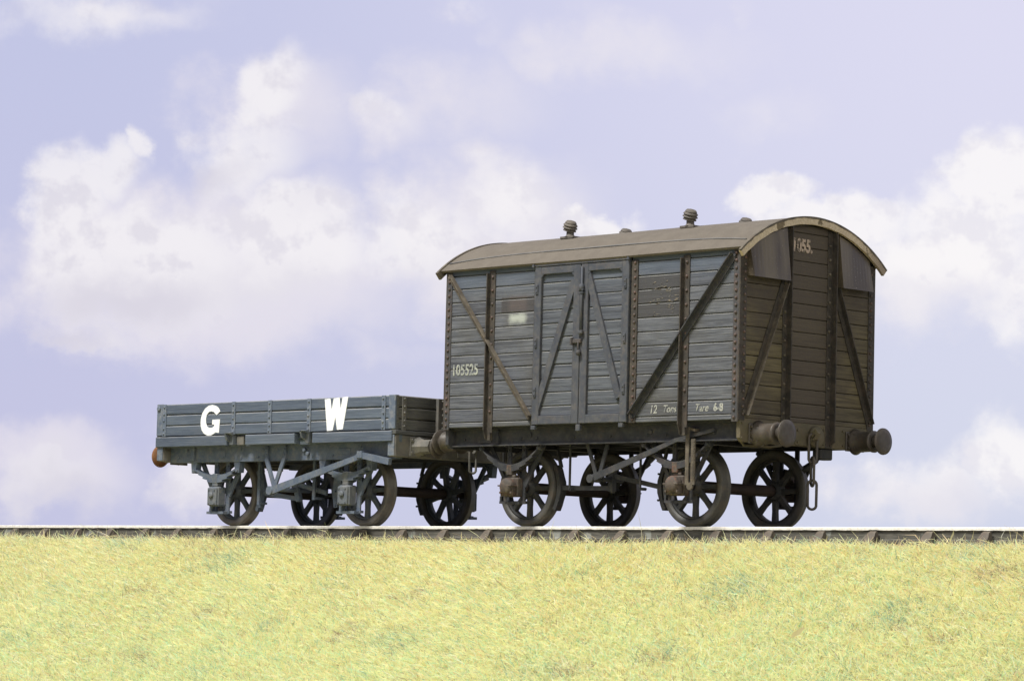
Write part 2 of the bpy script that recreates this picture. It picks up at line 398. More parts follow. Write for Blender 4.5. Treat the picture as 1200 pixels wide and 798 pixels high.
# ------------------------------------------------------------------ setting: sky backdrop
def make_sky():
    D = 75.0
    fwd = Vector((F_.x, F_.y, 0)).normalized()
    # a long gently curved backdrop that wraps the far side of the scene
    n = 48; vs = []; fs = []
    cen = Vector((0, 0, 0)) ; Rr = 62.0
    for i in range(n + 1):
        a = math.radians(-100 + 200 * i / n)
        for z in (-34, 62):
            vs.append((Rr * math.sin(a), Rr * math.cos(a), z))
    for i in range(n):
        fs.append([2 * i, 2 * i + 2, 2 * i + 3, 2 * i + 1])
    me = bpy.data.meshes.new("sky"); me.from_pydata(vs, [], fs)
    uv = me.attributes.new("sheet", 'FLOAT_VECTOR', 'POINT')
    uv.data.foreach_set("vector", [c for i in range(n + 1) for z in (-34, 62) for c in (Rr * math.radians(-100 + 200 * i / n), z, 0.0)])
    me.polygons.foreach_set("use_smooth", [True] * n)
    o = bpy.data.objects.new("sky", me); COL.objects.link(o)
    o.rotation_euler[2] = math.atan2(fwd.y, fwd.x) - math.pi / 2
    tag(o, kind='structure')
    t = NT("sky_clouds")
    t.n.remove(t.b)
    sheet = t.attr("sheet").outputs["Vector"]
    # position of a photograph point on the sheet (metres along the sheet, height)
    inv = o.rotation_euler.to_matrix().inverted()

    def at(px, py):
        d = inv @ (F_ + R_ * ((px - 600) / 3654.675) - U_ * ((py - 399) / 3654.675)); c = inv @ C_
        A = d.x * d.x + d.y * d.y; B = 2 * (c.x * d.x + c.y * d.y); Cc = c.x ** 2 + c.y ** 2 - Rr * Rr
        tt = (-B + math.sqrt(B * B - 4 * A * Cc)) / (2 * A); p = c + d * tt
        return Rr * math.atan2(p.x, p.y), p.z
    mpp = (at(700, 300)[0] - at(600, 300)[0]) / 100
    dn1 = t.new("TexNoise"); t.l.new(sheet, dn1.inputs["Vector"]); dn1.inputs["Scale"].default_value = 0.42; dn1.inputs["Detail"].default_value = 6; dn1.inputs["Roughness"].default_value = 0.56
    sb = t.new("VectorMath", operation='SUBTRACT'); t.l.new(dn1.outputs["Color"], sb.inputs[0]); sb.inputs[1].default_value = (0.5, 0.5, 0.5)
    ml = t.new("VectorMath", operation='MULTIPLY'); t.l.new(sb.outputs[0], ml.inputs[0]); ml.inputs[1].default_value = (3.6, 3.0, 0)
    wp = t.new("VectorMath", operation='ADD'); t.l.new(sheet, wp.inputs[0]); t.l.new(ml.outputs[0], wp.inputs[1])
    wp = wp.outputs[0]

    def blob(px, py, rx, ry, rot, amt, hard=0.35):
        x, z = at(px, py)
        mp = t.new("Mapping", vector_type='TEXTURE'); t.l.new(wp, mp.inputs[0])
        mp.inputs[1].default_value = (x, z, 0); mp.inputs[2].default_value = (0, 0, math.radians(rot))
        mp.inputs[3].default_value = (rx * mpp, ry * mpp, 1)
        ln = t.new("VectorMath", operation='LENGTH'); t.l.new(mp.outputs[0], ln.inputs[0])
        return t.ramp(ln.outputs["Value"], hard, 1.2, amt, 0.0)

    def total(bl):
        s_ = None
        for b in bl:
            q = blob(*b); s_ = q if s_ is None else t.math('MAXIMUM', s_, q)
        return s_
    def fbm(scale, detail, off=(0, 0, 0), rough=.55, sx=1.0):
        mp = t.new("Mapping"); t.l.new(sheet, mp.inputs[0]); mp.inputs[1].default_value = off; mp.inputs[3].default_value = (sx, 1, 1)
        n = t.new("TexNoise"); t.l.new(mp.outputs[0], n.inputs["Vector"]); n.inputs["Scale"].default_value = scale
        n.inputs["Detail"].default_value = detail; n.inputs["Roughness"].default_value = rough; return n.outputs[0]
    big = fbm(.42, 10, rough=.56)
    big_up = fbm(.55, 4, (-.25, -.62, 0), .60)      # the same noise a little higher up: lit tops, grey undersides
    relief = t.math('SUBTRACT', fbm(.55, 4, rough=.60), big_up)

    def bank(bl, lo, hi_, k=.85):
        v = t.math('ADD', total(bl), t.math('MULTIPLY', t.math('SUBTRACT', big, .5), k))
        return t.ramp(v, lo, hi_)
    dense = bank([
        (165, 315, 190, 95, 8, 1.0, .2), (75, 240, 75, 95, -15, 1.0, .2), (120, 205, 60, 60, 20, 1.0, .1), (150, 175, 30, 38, 0, 1.0, .1), (315, 110, 62, 85, -18, .95, .1),
        (280, 190, 100, 75, 25, .85, .1), (345, 280, 120, 80, 0, 1.0, .2), (480, 280, 130, 80, 12, .85, .1), (590, 240, 95, 80, 0, .72, .1),
        (450, 140, 75, 38, -12, .5, .1), (700, 262, 62, 24, 0, .95, .2), (905, 228, 60, 36, 0, 1.0, .2), (985, 255, 120, 38, 0, 1.0, .2), (1180, 210, 85, 75, 0, 1.1, .2),
        (1110, 290, 150, 90, 10, 1.0, .2), (1200, 350, 130, 80, 0, .8, .1), (1090, 570, 130, 65, 0, .72, .1), (1180, 530, 75, 70, 0, .95, .1),
        (110, 20, 230, 50, 6, .60, .1), (60, 575, 120, 50, 0, .66, .1), (215, 560, 80, 55, 0, .62, .1), (100, 400, 110, 26, 0, .6, .1), (560, 30, 50, 60, -25, .42, .1),
        (-260, 300, 240, 110, 0, 1.0, .1), (-560, 200, 200, 90, 0, 1.0, .1), (1500, 240, 240, 110, 0, 1.0, .1), (1850, 330, 220, 100, 0, 1.0, .1), (600, -240, 320, 90, 0, .8, .1)], .14, .90)
    thin = bank([
        (450, 140, 85, 45, -10, .75, 0), (540, 30, 70, 60, -30, .55, 0), (170, 15, 130, 40, 5, .6, 0), (760, 25, 45, 60, -20, .5, 0), (870, 25, 35, 60, 0, .5, 0),
        (230, 320, 380, 150, 3, 1.15, .2), (560, 270, 230, 160, 5, 1.0, .15), (100, 400, 170, 35, 0, .8, 0), (430, 400, 240, 50, 0, .6, 0), (1080, 330, 240, 110, 0, .9, .1),
        (60, 550, 170, 80, 0, 1.0, .1), (250, 545, 150, 80, 10, 1.0, .1), (450, 150, 120, 80, 0, .8, 0), (330, 130, 170, 120, 0, .85, .1), (720, 60, 300, 90, 0, .75, 0), (540, 120, 200, 110, 0, .75, 0), (900, 130, 200, 90, 0, .5, 0), (1060, 580, 180, 70, 0, .9, 0), (960, 480, 150, 50, 0, .45, 0), (330, 230, 180, 100, 0, .7, 0),
        (-400, 250, 420, 160, 0, .9, 0), (1650, 280, 420, 160, 0, .9, 0)], .30, 1.05, .9)
    under = total([
        (150, 352, 180, 45, 8, .85, .1), (60, 398, 110, 26, 0, 1.0, .1), (235, 215, 75, 36, 20, .8, .1), (330, 335, 170, 45, 0, .5, .1),
        (540, 330, 150, 50, 10, .5, .1), (100, 590, 170, 50, 0, .8, .1), (1120, 600, 160, 50, 0, .8, .1), (1060, 355, 150, 38, 0, .5, .1), (430, 225, 120, 25, 20, .4, .1)])
    sp = t.new("SeparateXYZ"); t.l.new(sheet, sp.inputs[0])
    z0 = at(600, 620)[1]; z1 = at(600, 0)[1]; xl = at(0, 300)[0]; xr = at(1200, 300)[0]
    vz = t.ramp(sp.outputs[1], z0, z1)
    hx = t.ramp(sp.outputs[0], xl, xr)
    low = t.mix(hx, (0.560, 0.565, 0.770), (0.655, 0.685, 0.830))
    hi = t.mix(hx, (0.545, 0.568, 0.785), (0.715, 0.710, 0.880))
    c = t.mix(vz, low, hi)
    c = t.mix(t.math('MULTIPLY', thin, .88), c, t.mix(hx, (0.775, 0.740, 0.830), (0.87, 0.84, 0.88)))
    lit = t.mix(hx, (0.890, 0.865, 0.900), (0.965, 0.940, 0.945))
    grey = t.mix(hx, (0.640, 0.615, 0.715), (0.735, 0.715, 0.810))
    sh = t.math('MAXIMUM', t.math('MULTIPLY', under, .9), t.ramp(relief, -.04, .16, 0.0, .50))
    c = t.mix(t.math('MULTIPLY', dense, .88), c, t.mix(sh, lit, grey))
    em = t.new("Emission"); t.put(em.inputs[0], c); em.inputs[1].default_value = 1.0
    t.l.new(em.outputs[0], t.n["Material Output"].inputs[0])
    me.materials.append(t.m)


make_sky()

# ------------------------------------------------------------------ ground
rng = np.random.default_rng(3)


def smooth_noise(x, y, f, seed):
    r = np.random.default_rng(seed); o = 0
    for k in range(5):
        a = r.uniform(0, 2 * np.pi); ph = r.uniform(0, 6.28); ff = f * r.uniform(.6, 1.6)
        o = o + np.sin((x * np.cos(a) + y * np.sin(a)) * ff + ph)
    return o / 5


CREST = 1.22


def ground_z(x, y):
    ay = np.abs(y)
    d = np.maximum(0, ay - CREST)
    s = 0.62 * (np.sqrt(d * d + 0.09) - 0.3)
    z = -0.230 - s
    z = np.where(z < -3.2, -3.2 - 0.0 * z, z)
    z = z + 0.025 * smooth_noise(x, y, 1.7, 1) * np.clip(d * 2, 0.0, 1) + 0.05 * smooth_noise(x, y, .7, 2) * np.clip(d, 0, 1)
    return z


def make_ground():
    xs = np.concatenate([np.linspace(-60, -18, 20), np.linspace(-17.5, 10, 190), np.linspace(10.5, 60, 24)])
    ys = np.concatenate([np.linspace(-60, -8, 16), np.linspace(-7.5, -0.8, 60), np.linspace(-.6, .6, 5), np.linspace(.8, 7.5, 30), np.linspace(8, 30, 10)])
    X, Y = np.meshgrid(xs, ys, indexing='ij'); Z = ground_z(X, Y)
    nx, ny = X.shape
    vs = np.stack([X, Y, Z], -1).reshape(-1, 3)
    i = np.arange(nx - 1)[:, None] * ny + np.arange(ny - 1)[None]
    fs = np.stack([i, i + ny, i + ny + 1, i + 1], -1).reshape(-1, 4)
    me = bpy.data.meshes.new("ground"); me.from_pydata(vs.tolist(), [], fs.tolist())
    me.polygons.foreach_set("use_smooth", [True] * len(me.polygons))
    t = NT("embankment_soil")
    c = t.mix(t.ramp(t.noise(9, 6), 0.35, 0.65), (0.36, 0.32, 0.17), (0.50, 0.46, 0.25))
    P = t.xyz()
    near = t.ramp(t.math('ABSOLUTE', P[1]), 1.12, 1.3)
    c2 = t.mix(t.ramp(t.noise(22, 5), 0.35, 0.7), (0.12, 0.10, 0.075), (0.24, 0.21, 0.165))
    t.finish(t.mix(near, c2, c), 0.95, t.noise(40, 5), 0.7, 0.02, 0.1)
    me.materials.append(t.m)
    o = bpy.data.objects.new("ground", me); COL.objects.link(o); tag(o, kind='structure')


make_ground()


def make_grass():
    N = 620000
    y = -rng.uniform(0.95, 6.4, N)
    inside = rng.random(N) < .88          # denser on the stretch of bank beside the wagons
    lo, hi = -13.8 + 1.3 * (-y - 1), 7.4 + .8 * (-y - 1)
    x = np.where(inside, lo + (hi - lo) * rng.random(N), rng.uniform(-24, 18, N))
    keep = (y > -5.2) | (rng.random(N) < .4)
    edge = np.clip((-y - 1.16 + .10 * smooth_noise(x, y * 0, 2.1, 51) + .06 * smooth_noise(x, y * 0, 6.1, 52)) / 0.22, 0, 1)
    keep &= rng.random(N) < (0.07 + 0.93 * edge)
    x, y, edge = x[keep], y[keep], edge[keep]; n = len(x)
    z = ground_z(x, y)
    L = rng.uniform(0.08, 0.19, n) * (0.35 + 0.65 * edge)
    L *= np.where((edge < .6) & (rng.random(n) < .22), rng.uniform(1.6, 3.4, n), 1)
    lean = 0.9 * smooth_noise(x, y, 1.1, 11) + 0.55
    dx = lean * 0.8 + rng.normal(0, .7, n)
    dy = -0.75 + 0.5 * smooth_noise(x, y, 1.3, 12) + rng.normal(0, .5, n)
    dz = 0.45 + 0.4 * rng.random(n)
    d = np.stack([dx, dy, dz], 1); d /= np.linalg.norm(d, axis=1)[:, None]
    rv = rng.normal(0, 1, (n, 3)) * .45 + np.array([0.25, .45, -.75])
    s = np.cross(d, np.cross(rv, d)); s /= np.linalg.norm(s, axis=1)[:, None]
    wd = rng.uniform(0.0028, 0.0052, n)[:, None]
    b = np.stack([x, y, z - 0.01], 1)
    bend = rng.normal(0, .25, (n, 3)) * L[:, None] * .7
    mid = b + d * (L * .55)[:, None] + bend * .25
    tip = b + d * L[:, None] + bend + np.array([0, 0, -.15]) * L[:, None]
    V = np.stack([b - s * wd, b + s * wd, mid + s * wd * .85, mid - s * wd * .85, tip + s * wd * .3, tip - s * wd * .3], 1).reshape(-1, 3)
    base = np.arange(n)[:, None] * 6
    Fq = np.concatenate([base + np.array([0, 1, 2, 3]), base + np.array([3, 2, 4, 5])], 1).reshape(-1, 4)
    me = bpy.data.meshes.new("grass")
    me.vertices.add(len(V)); me.vertices.foreach_set("co", V.astype(np.float32).ravel())
    me.loops.add(Fq.size); me.loops.foreach_set("vertex_index", Fq.astype(np.int32).ravel())
    me.polygons.add(len(Fq)); me.polygons.foreach_set("loop_start", np.arange(0, Fq.size, 4, dtype=np.int32))
    me.polygons.foreach_set("loop_total", np.full(len(Fq), 4, dtype=np.int32)) if False else None
    me.update(calc_edges=True)
    pal = np.array([[.93, .86, .49], [.92, .90, .53], [.84, .90, .54], [.62, .88, .62], [.94, .74, .44], [.95, .92, .76], [.44, .35, .26], [.36, .52, .42]])
    g = smooth_noise(x, y, 1.0, 21) * .5 + smooth_noise(x, y, 3.1, 22) * .35
    down = np.clip((-y - 1.2) / 2.5, 0, 1)
    w_ = np.stack([2.4 - 1.0 * down + 0 * g, 1.6 + 0 * g,   .6 + 1.1 * down + .7 * np.clip(g, 0, 1), .26 + .55 * down + .55 * np.clip(g, 0, 1), .75 - .2 * down + .6 * np.clip(-g, 0, 1), .45 + 0 * g, .17 + .6 * np.clip(-g - .25, 0, 1) + (edge < .9) * .9, .18 + .35 * np.clip(g, 0, 1)], 1)
    br = smooth_noise(x + y * .8, y * 2.2, 2.3, 31) * .6 + smooth_noise(x, y * 2, 5.3, 32) * .4
    w_[:, 6] += 7.0 * np.clip(br - .34, 0, 1); w_[:, 7] += 3.0 * np.clip(smooth_noise(x, y * 2, 2.9, 41) - .3, 0, 1)
    cw = np.cumsum(w_, 1); cw /= cw[:, -1:]
    k = (rng.random(n)[:, None] > cw).sum(1)
    col = pal[k] * rng.uniform(.80, 1.18, n)[:, None]
    col = np.clip(col, 0, .94)
    ca = me.attributes.new("tint", 'FLOAT_COLOR', 'FACE')
    cc = np.ones((n, 2, 4), np.float32); cc[:, :, :3] = col[:, None, :]
    ca.data.foreach_set("color", cc.ravel())
    t = NT("grass_fibre")
    a = t.attr("tint").outputs["Color"]
    t.finish(a, 0.8, spec=0.15)
    tr = t.new("BsdfTranslucent"); t.put(tr.inputs[0], a)
    mx = t.new("MixShader"); mx.inputs[0].default_value = 0.42
    t.l.new(t.b.outputs[0], mx.inputs[1]); t.l.new(tr.outputs[0], mx.inputs[2]); t.l.new(mx.outputs[0], t.n["Material Output"].inputs[0])
    me.materials.append(t.m)
    o = bpy.data.objects.new("grass", me); COL.objects.link(o)
    tag(o, "pale yellow green dry grass matted over the embankment slope", "grass", kind='stuff')


make_grass()

# ------------------------------------------------------------------ track
RY = 0.755   # rail centre


def rail_mat():
    t = NT("rail_steel")
    P = t.xyz(); n = t.noise(7, 5, t.mapped((1, 6, 10))); n2 = t.noise(30, 4)
    side = t.mix(t.ramp(n, .4, .62), (0.075, 0.072, 0.060), (0.125, 0.118, 0.095))
    side = t.mix(t.math('MULTIPLY', t.ramp(t.noise(3.3, 5), .62, .68), .5), side, (0.36, 0.38, 0.34))
    head = t.mix(t.ramp(n2, .35, .75), (0.74, 0.72, 0.65), (0.60, 0.57, 0.49))
    c = t.mix(t.ramp(t.math('ADD', P[2], t.math('MULTIPLY', t.math('SUBTRACT', t.noise(5, 6), .5), .05)), -0.040, -0.034), side, head)
    return t.finish(c, 0.6, n2, .3)


M['rail'] = rail_mat()
M['chair'] = metal('rusty_chair', (0.085, 0.073, 0.058), (0.125, 0.105, 0.08), (0.11, 0.075, 0.05), 0.5, dust=(0.24, 0.21, 0.155), dust_amt=.4)
M['sleeper'] = wood('sleeper_wood', (0.13, 0.11, 0.085), (0.07, 0.06, 0.05), (0.2, 0.18, 0.14), 'Y')
for sgn, lab in ((-1, "nearer steel rail with a pale worn head, along the top of the grass bank"), (1, "farther steel rail, behind the near one under the far wheels")):
    b = MB()
    prof = [(-.034, -.008), (-.028, 0), (.028, 0), (.034, -.008), (.034, -.036), (.012, -.05), (.012, -.13), (.034, -.145), (.034, -.178), (-.034, -.178), (-.034, -.145), (-.012, -.13), (-.012, -.05), (-.034, -.036)]
    b.prism(prof, lambda a, c, t: (t, sgn * RY + a, c), -45, 30)
    tag(b.build("rail", M['rail']), lab, "rail")

sl = None
for i in range(34):
    xx = -17.3 + i * 0.765
    if sl is None:
        b = MB(); b.box(-.125, .125, -1.22, 1.22, -.33, -.208, 0.008)
        sl = b.build("sleeper", M['sleeper'])
        tag(sl, "weathered timber sleeper with cast chairs under the rails, half buried in grass", "sleeper", "sleepers under the track")
        for sg in (-1, 1):
            b = MB()
            b.box(-.10, .10, sg * RY - .15, sg * RY + .15, -.210, -.180, .006)
            for o2 in (-1, 1):
                b.prism([(0.045 * o2, -.182), (.16 * o2, -.182), (.155 * o2, -.155), (.115 * o2, -.10), (.085 * o2, -.062), (0.055 * o2, -.046), (0.037 * o2, -.050)], lambda a, c, t: (t * (1 - .35 * max(0, (c + .12) / .07)), sg * RY + a, c), -.07, .07)
                b.bolt((0.06, sg * RY + o2 * .135, -.18), (0, 0, 1), .02, .04); b.bolt((-.06, sg * RY + o2 * .135, -.18), (0, 0, 1), .02, .04)
            b.build("rail_chair", M['chair'], sl)
        sl.location = (xx, 0, 0)
    else:
        c = sl.copy(); COL.objects.link(c); c.location = (xx + random.uniform(-.03, .03), 0, 0)
        for ch in list(sl.children):
            d = ch.copy(); COL.objects.link(d); d.parent = c


# ------------------------------------------------------------------ shared running gear
def add_wheel(root, xc, sg, mw, mt, rot=0.0):
    """wheel (hub and eight spokes) with its tyre as a sub-part; sg = side"""
    O = (xc, 0, 0.47)
    b = MB()
    yo, yi = sg * 0.785, sg * 0.645
    b.lathe([(0.055, sg * .80), (0.075, sg * .80), (.105, sg * .775), (.115, sg * .74), (.115, sg * .68), (.09, sg * .64), (.055, sg * .64)], O, (0, 1, 0), 24, closed=True)
    for k in range(8):
        a = rot + k * math.pi / 4; ca, sa = math.cos(a), math.sin(a)
        prof = []
        for r, hw in ((.09, .036), (.24, .027), (.36, .034), (.392, .05)):
            prof.append((r, hw))
        poly = [(r, h) for r, h in prof] + [(r, -h) for r, h in reversed(prof)]
        b.prism(poly, lambda p, q, t: (xc + p * ca - q * sa, t, 0.47 + p * sa + q * ca), sg * .685, sg * .745, ch=.008 if sg < 0 else 0)
    b.lathe([(.365, sg * .765), (.392, sg * .765), (.392, sg * .665), (.365, sg * .665)], O, (0, 1, 0), 48, closed=True)
    wobj = b.build("wheel", mw, root)
    b = MB()
    b.lathe([(.390, yo), (.462, yo), (.470, yo - sg * .008), (.474, sg * .70), (.482, sg * .688), (.499, sg * .680), (.502, sg * .668), (.494, sg * .655), (.480, yi), (.390, yi)], O, (0, 1, 0), 72, closed=True)
    b.build("tyre", mt, wobj)


def guard(b, xc, y, zt, sg, spread=.50, zs=.40, zb=.16, wd=.055):
    y0, y1 = y - .012, y + .012
    for k in (-1, 1):
        b.strip([(xc + k * .125, zt), (xc + k * .125, zb)], wd, y0, y1)
        b.strip([(xc + k * spread, zt), (xc + k * .15, zs - .02)], wd * .85, y0 - .002, y1 + .002)
        b.prism([(xc + k * .10, zs + .22), (xc + k * .235, zs + .10), (xc + k * .15, zs - .03), (xc + k * .10, zs - .06)], lambda a, c, t: (a, t, c), y0 + .003, y1 - .003)
    b.strip([(xc - .19, zb + .02), (xc + .19, zb + .02)], .035, y - .03, y + .03)
    for k in (-1, 1):
        b.bolt((xc + k * .125, y0 if sg < 0 else y1, zt - .06), (0, sg, 0), .014, .014)
        b.bolt((xc + k * .125, y0 if sg < 0 else y1, zt - .14), (0, sg, 0), .014, .014)


def leaf_spring(b, xc, y, half, zend, zmid, leaves, th=.016, wid=.04):
    for q in range(leaves):
        f = 1 - q / (leaves + .6)
        pts = []
        for i in range(13):
            s = -1 + 2 * i / 12
            pts.append((xc + s * half * f, zmid + (zend - zmid) * (s * f) ** 2 - q * (th + .001)))
        b.strip(pts, th, y - wid, y + wid)


def brake_block(root, xc, y, mat, zb=.24, zt=.66, side=1):
    b = MB()
    # curved block hugging the tyre; xc = wheel centre, side=+1 block on the +x side of it
    poly = []
    for i in range(9):
        a = math.radians(-30 + 60 * i / 8); poly.append((xc + side * .506 * math.cos(a), .47 + .506 * math.sin(a)))
    for i in range(9):
        a = math.radians(30 - 60 * i / 8); poly.append((xc + side * (.575 if 2 < i < 6 else .56) * math.cos(a), .47 + .56 * math.sin(a)))
    b.prism(poly, lambda p, q, t: (p, t, q), y - .05, y + .05)
    for z in (.31, .62): b.bolt((xc + side * .545, y - .05, z), (0, -1, 0), .014, .016)
    b.strip([(xc + side * .53, .72), (xc + side * .46, .93)], .03, y - .02, y + .02)
    return b.build("brake_block", mat, root)


def link(b, c, h, wdt, r, d):
    """oval chain link centred c, height h, width wdt along horizontal direction d"""
    d = Vector(d).normalized(); pts = []
    for i in range(20):
        a = 2 * math.pi * i / 20; ca, sa = math.cos(a), math.sin(a)
        e = (h - wdt) / 2 * (1 if sa >= 0 else -1)
        pts.append(Vector(c) + d * (wdt / 2 * ca) + Vector((0, 0, wdt / 2 * sa + e)))
    b.tube(pts, r, 8, closed=True)


def text_part(name, body, size, place, mat, parent, italic=0.0, squeeze=1.0, bold=0.0, spacing=1.0, label=None):
    cu = bpy.data.curves.new("lettering_curve", 'FONT'); cu.body = body; cu.size = size; cu.shear = italic
    cu.offset = bold; cu.extrude = 0.0012; cu.resolution_u = 4; cu.space_character = spacing
    tmp = bpy.data.objects.new("tmp", cu); COL.objects.link(tmp)
    dg = bpy.context.evaluated_depsgraph_get(); dg.update()
    me = bpy.data.meshes.new_from_object(tmp.evaluated_get(dg))
    bpy.data.objects.remove(tmp)
    for v in me.vertices: v.co = Vector(place(v.co.x * squeeze, v.co.y, v.co.z))
    me.materials.clear(); me.materials.append(mat)
    for p in me.polygons: p.material_index = 0
    o = bpy.data.objects.new(name, me); COL.objects.link(o); o.parent = parent
    if label: o["label"] = label
    return o


# ------------------------------------------------------------------ goods van
def make_van():
    root = empty("goods_van", (0, 0, 0))
    tag(root, "weathered grey plank covered van with curved roof, nearest wagon on the track", "goods van")
    L, W = 2.432, 1.2076; ZB, ZE = 1.20, 3.15
    Rr, TOP = 2.0, 3.63; zc = TOP - Rr
    pitch = 0.1660; lines = [ZB] + [1.267 + pitch * k for k in range(0, 12)]
    arc = lambda y, R=Rr: zc + math.sqrt(max(0, R * R - y * y))
    T = 0.045

    # dark shell behind the planks
    b = MB()
    ys = np.linspace(-(W - .05), W - .05, 21)
    poly = [(y, arc(y, Rr - .05)) for y in ys] + [(W - .05, ZB), (-(W - .05), ZB)]
    b.prism(poly, lambda a, c, t: (t, a, c), -(L - .05), L - .05)
    b.build("body_lining", M['van_black'], root)

    def planks(b, fn, a0, a1, zs, t0=-.05, t1=0.0, jit=.0015):
        for z0, z1 in zip(zs[:-1], zs[1:]):
            o = random.uniform(-jit, jit); tl = random.uniform(-.0025, .0025)
            g = .004
            poly = [(a0, z0 + g), (a1, z0 + g + tl * .5), (a1, z1 - g + tl * .5), (a0, z1 - g)]
            b.prism(poly, fn, t0, t1 + o, ch=.008, emi=1)
    zs = lines + [3.178]
    for sg in (-1, 1):
        fn = lambda a, c, t, sg=sg: (a, sg * (W + t), c)
        sws = []
        for a0, a1 in (((-L + .004, -.875), (.735, L - .004)) if sg < 0 else ((-L + .004, -.735), (.875, L - .004))):
            b = MB(); planks(b, fn, a0, a1, zs)
            sws.append(b.build("side_wall", [M['van_side'], M['van_edge']], root))
        for k in (-1, 1):  # corner plates with rivets
            b = MB()
            xa = k * (L + .004); xb = k * (L - .092)
            b.box(xa, xb, sg * (W - .01), sg * (W + .012), ZB - .02, 3.172, .003)
            for i in range(23):
                b.rivet((k * (L - .050) + random.uniform(-.002, .002), sg * (W + .012), ZB + .03 + i * .0855), (0, sg, 0), .021, .019, mi=1)
            b.build("corner_plate", [M['van_rust'], M['rivet_rust']], sws[0 if k < 0 else 1])
        # bay stanchions: angle iron
        for xs in ((-1.66, 1.565) if sg < 0 else (-1.565, 1.66)):
            b = MB()
            b.strip([(xs + .045, 3.13), (xs + .045, 1.13)], .10, sg * W, sg * (W + .012))
            b.strip([(xs + .035, 1.15), (xs + .045, 1.04)], .05, sg * (W - .03), sg * (W + .0115))
            b.box(xs - .006, xs + .010, sg * W, sg * (W + .072), 1.16, 3.10, .003)
            b.prism([(sg * (W - .02), 1.04), (sg * (W + .03), 1.055), (sg * (W + .068), 1.16), (sg * W, 1.16)], lambda a, c, t: (t, a, c), xs - .005, xs + .009)
            for z in [1.267 + .083 + pitch * k for k in range(11)]:
                b.rivet((xs + .055, sg * (W + .012), z + .04), (0, sg, 0), .019, .020, mi=1)
            b.build("stanchion", [M['van_iron'], M['rivet_rust']], root)
        # door posts
        for xs in ((.79, -.868) if sg < 0 else (-.79, .868)):
            b = MB(); hw = .05 if abs(xs) < .82 else .012
            b.box(xs - hw, xs + hw, sg * (W - .04), sg * (W + .016), 1.2, 3.12, .003)
            if hw > .02:
                for i in range(22): b.rivet((xs + .012, sg * (W + .016), 1.24 + i * .088), (0, sg, 0), .019, .018, mi=1)
            b.build("door_post", [M['van_iron'], M['rivet_rust']], root)
        # diagonals
        for (p, q, mt) in (((-2.36, 3.09), (-.905, 1.30), 'van_iron'), ((2.36, 3.09), (.80, 1.28), 'van_black')):
            b = MB()
            mir = 1 if sg < 0 else 1
            b.strip([p, q], .075, sg * (W + .012), sg * (W + .024))
            d = (Vector(q) - Vector(p)).normalized(); nn = Vector((-d.y, d.x)) * .034
            if nn.y < 0: nn = -nn
            b.strip([(p[0] + nn.x, p[1] + nn.y), (q[0] + nn.x, q[1] + nn.y)], .012, sg * (W + .022), sg * (W + .080))
            for e in (p, q):
                b.bolt((e[0] - nn.x * .3, sg * (W + .024), e[1] - nn.y * .3), (0, sg, 0), .018, .016)
            b.build("diagonal_brace", M['van_brown'] if mt == 'van_iron' else M['van_dark'], root)
        # doors
        xm = -.068 if sg < 0 else .068
        for k, (x0, x1) in enumerate(((xm - .785, xm - .006), (xm + .006, xm + .785 + .005))):
            b = MB()
            zz = [1.31, 1.433] + [1.433 + pitch * i for i in range(1, 9)] + [2.927, 3.06]
            planks(b, fn, x0 + .10, x1 - .10, zz, -.05, .004)
            door = b.build("door", [M['van_door'], M['van_edge']], root)
            b = MB()
            F0, F1 = 0.0, .042
            b.prism(rect(x0, x0 + .115, 1.21, 3.125), fn, F0 - .05, F1, ch=.006)
            b.prism(rect(x1 - .115, x1, 1.21, 3.125), fn, F0 - .05, F1, ch=.006)
            b.prism(rect(x0 + .113, x1 - .113, 1.212, 1.315), fn, F0 - .05, F1 - .001, ch=.006)
            b.prism(rect(x0 + .113, x1 - .113, 3.03, 3.123), fn, F0 - .05, F1 - .001, ch=.006)
            for cx_, cz_, sx, sz in ((x0 + .113, 3.03, 1, -1), (x1 - .113, 3.03, -1, -1)):
                b.prism([(cx_, cz_), (cx_ + sx * .04, cz_), (cx_, cz_ + sz * .04)], fn, F0, F1 - .002)
            b.build("door_frame", M['van_iron_blue'], door)
            b = MB()
            if k == 0: seg = [(x0 + .06, 1.38), (x1 - .115, 2.93)]
            else: seg = [(x0 + .10, 3.00), (x1 - .14, 1.50)]
            b.strip([seg[0], seg[1]], .095, sg * (W + .003), sg * (W + .036))
            b.build("door_brace", M['van_iron_blue'], door)
            xh = (x1 - .05) if k == 1 else (x0 + .05)
            for z in (1.6, 2.2, 2.85):
                b = MB()
                b.box(xh - .02, xh + .02, sg * (W + .04), sg * (W + .056), z - .06, z + .06, .004); b.rivet((xh, sg * (W + .056), z + .03), (0, sg, 0)); b.rivet((xh, sg * (W + .056), z - .03), (0, sg, 0))
                b.build("hinge", M['van_iron_blue'], door)
            if k == 1:
                b = MB()
                y = sg * (W + .065)
                b.cyl((x0 + .035, y, 2.25), (x0 + .035, y, 3.09), .016, seg=10)
                for z in (2.80, 2.78, 2.3): b.box(x0 + .0, x0 + .07, sg * (W + .04), sg * (W + .088), z - .02, z + .02, .005)
                b.lathe([(.03, -.05), (.035, 0), (.028, .03), (.01, .04)], (x0 + .035, y, 2.74 + .1), (0, 0, 1), 10)
                b.build("locking_bar", M['van_iron_blue'], door)
            else:
                b = MB()
                b.box(x1 - .10, x1 + .05, sg * (W + .04), sg * (W + .075), 2.17, 2.22, .006)
                b.box(x1 - .11, x1 - .08, sg * (W + .04), sg * (W + .095), 2.15, 2.24, .006)
                b.lathe([(.012, 0), (.03, .01), (.03, .05), (.012, .07)], (x1 + .02, sg * (W + .07), 2.02), (0, 0, 1), 10)
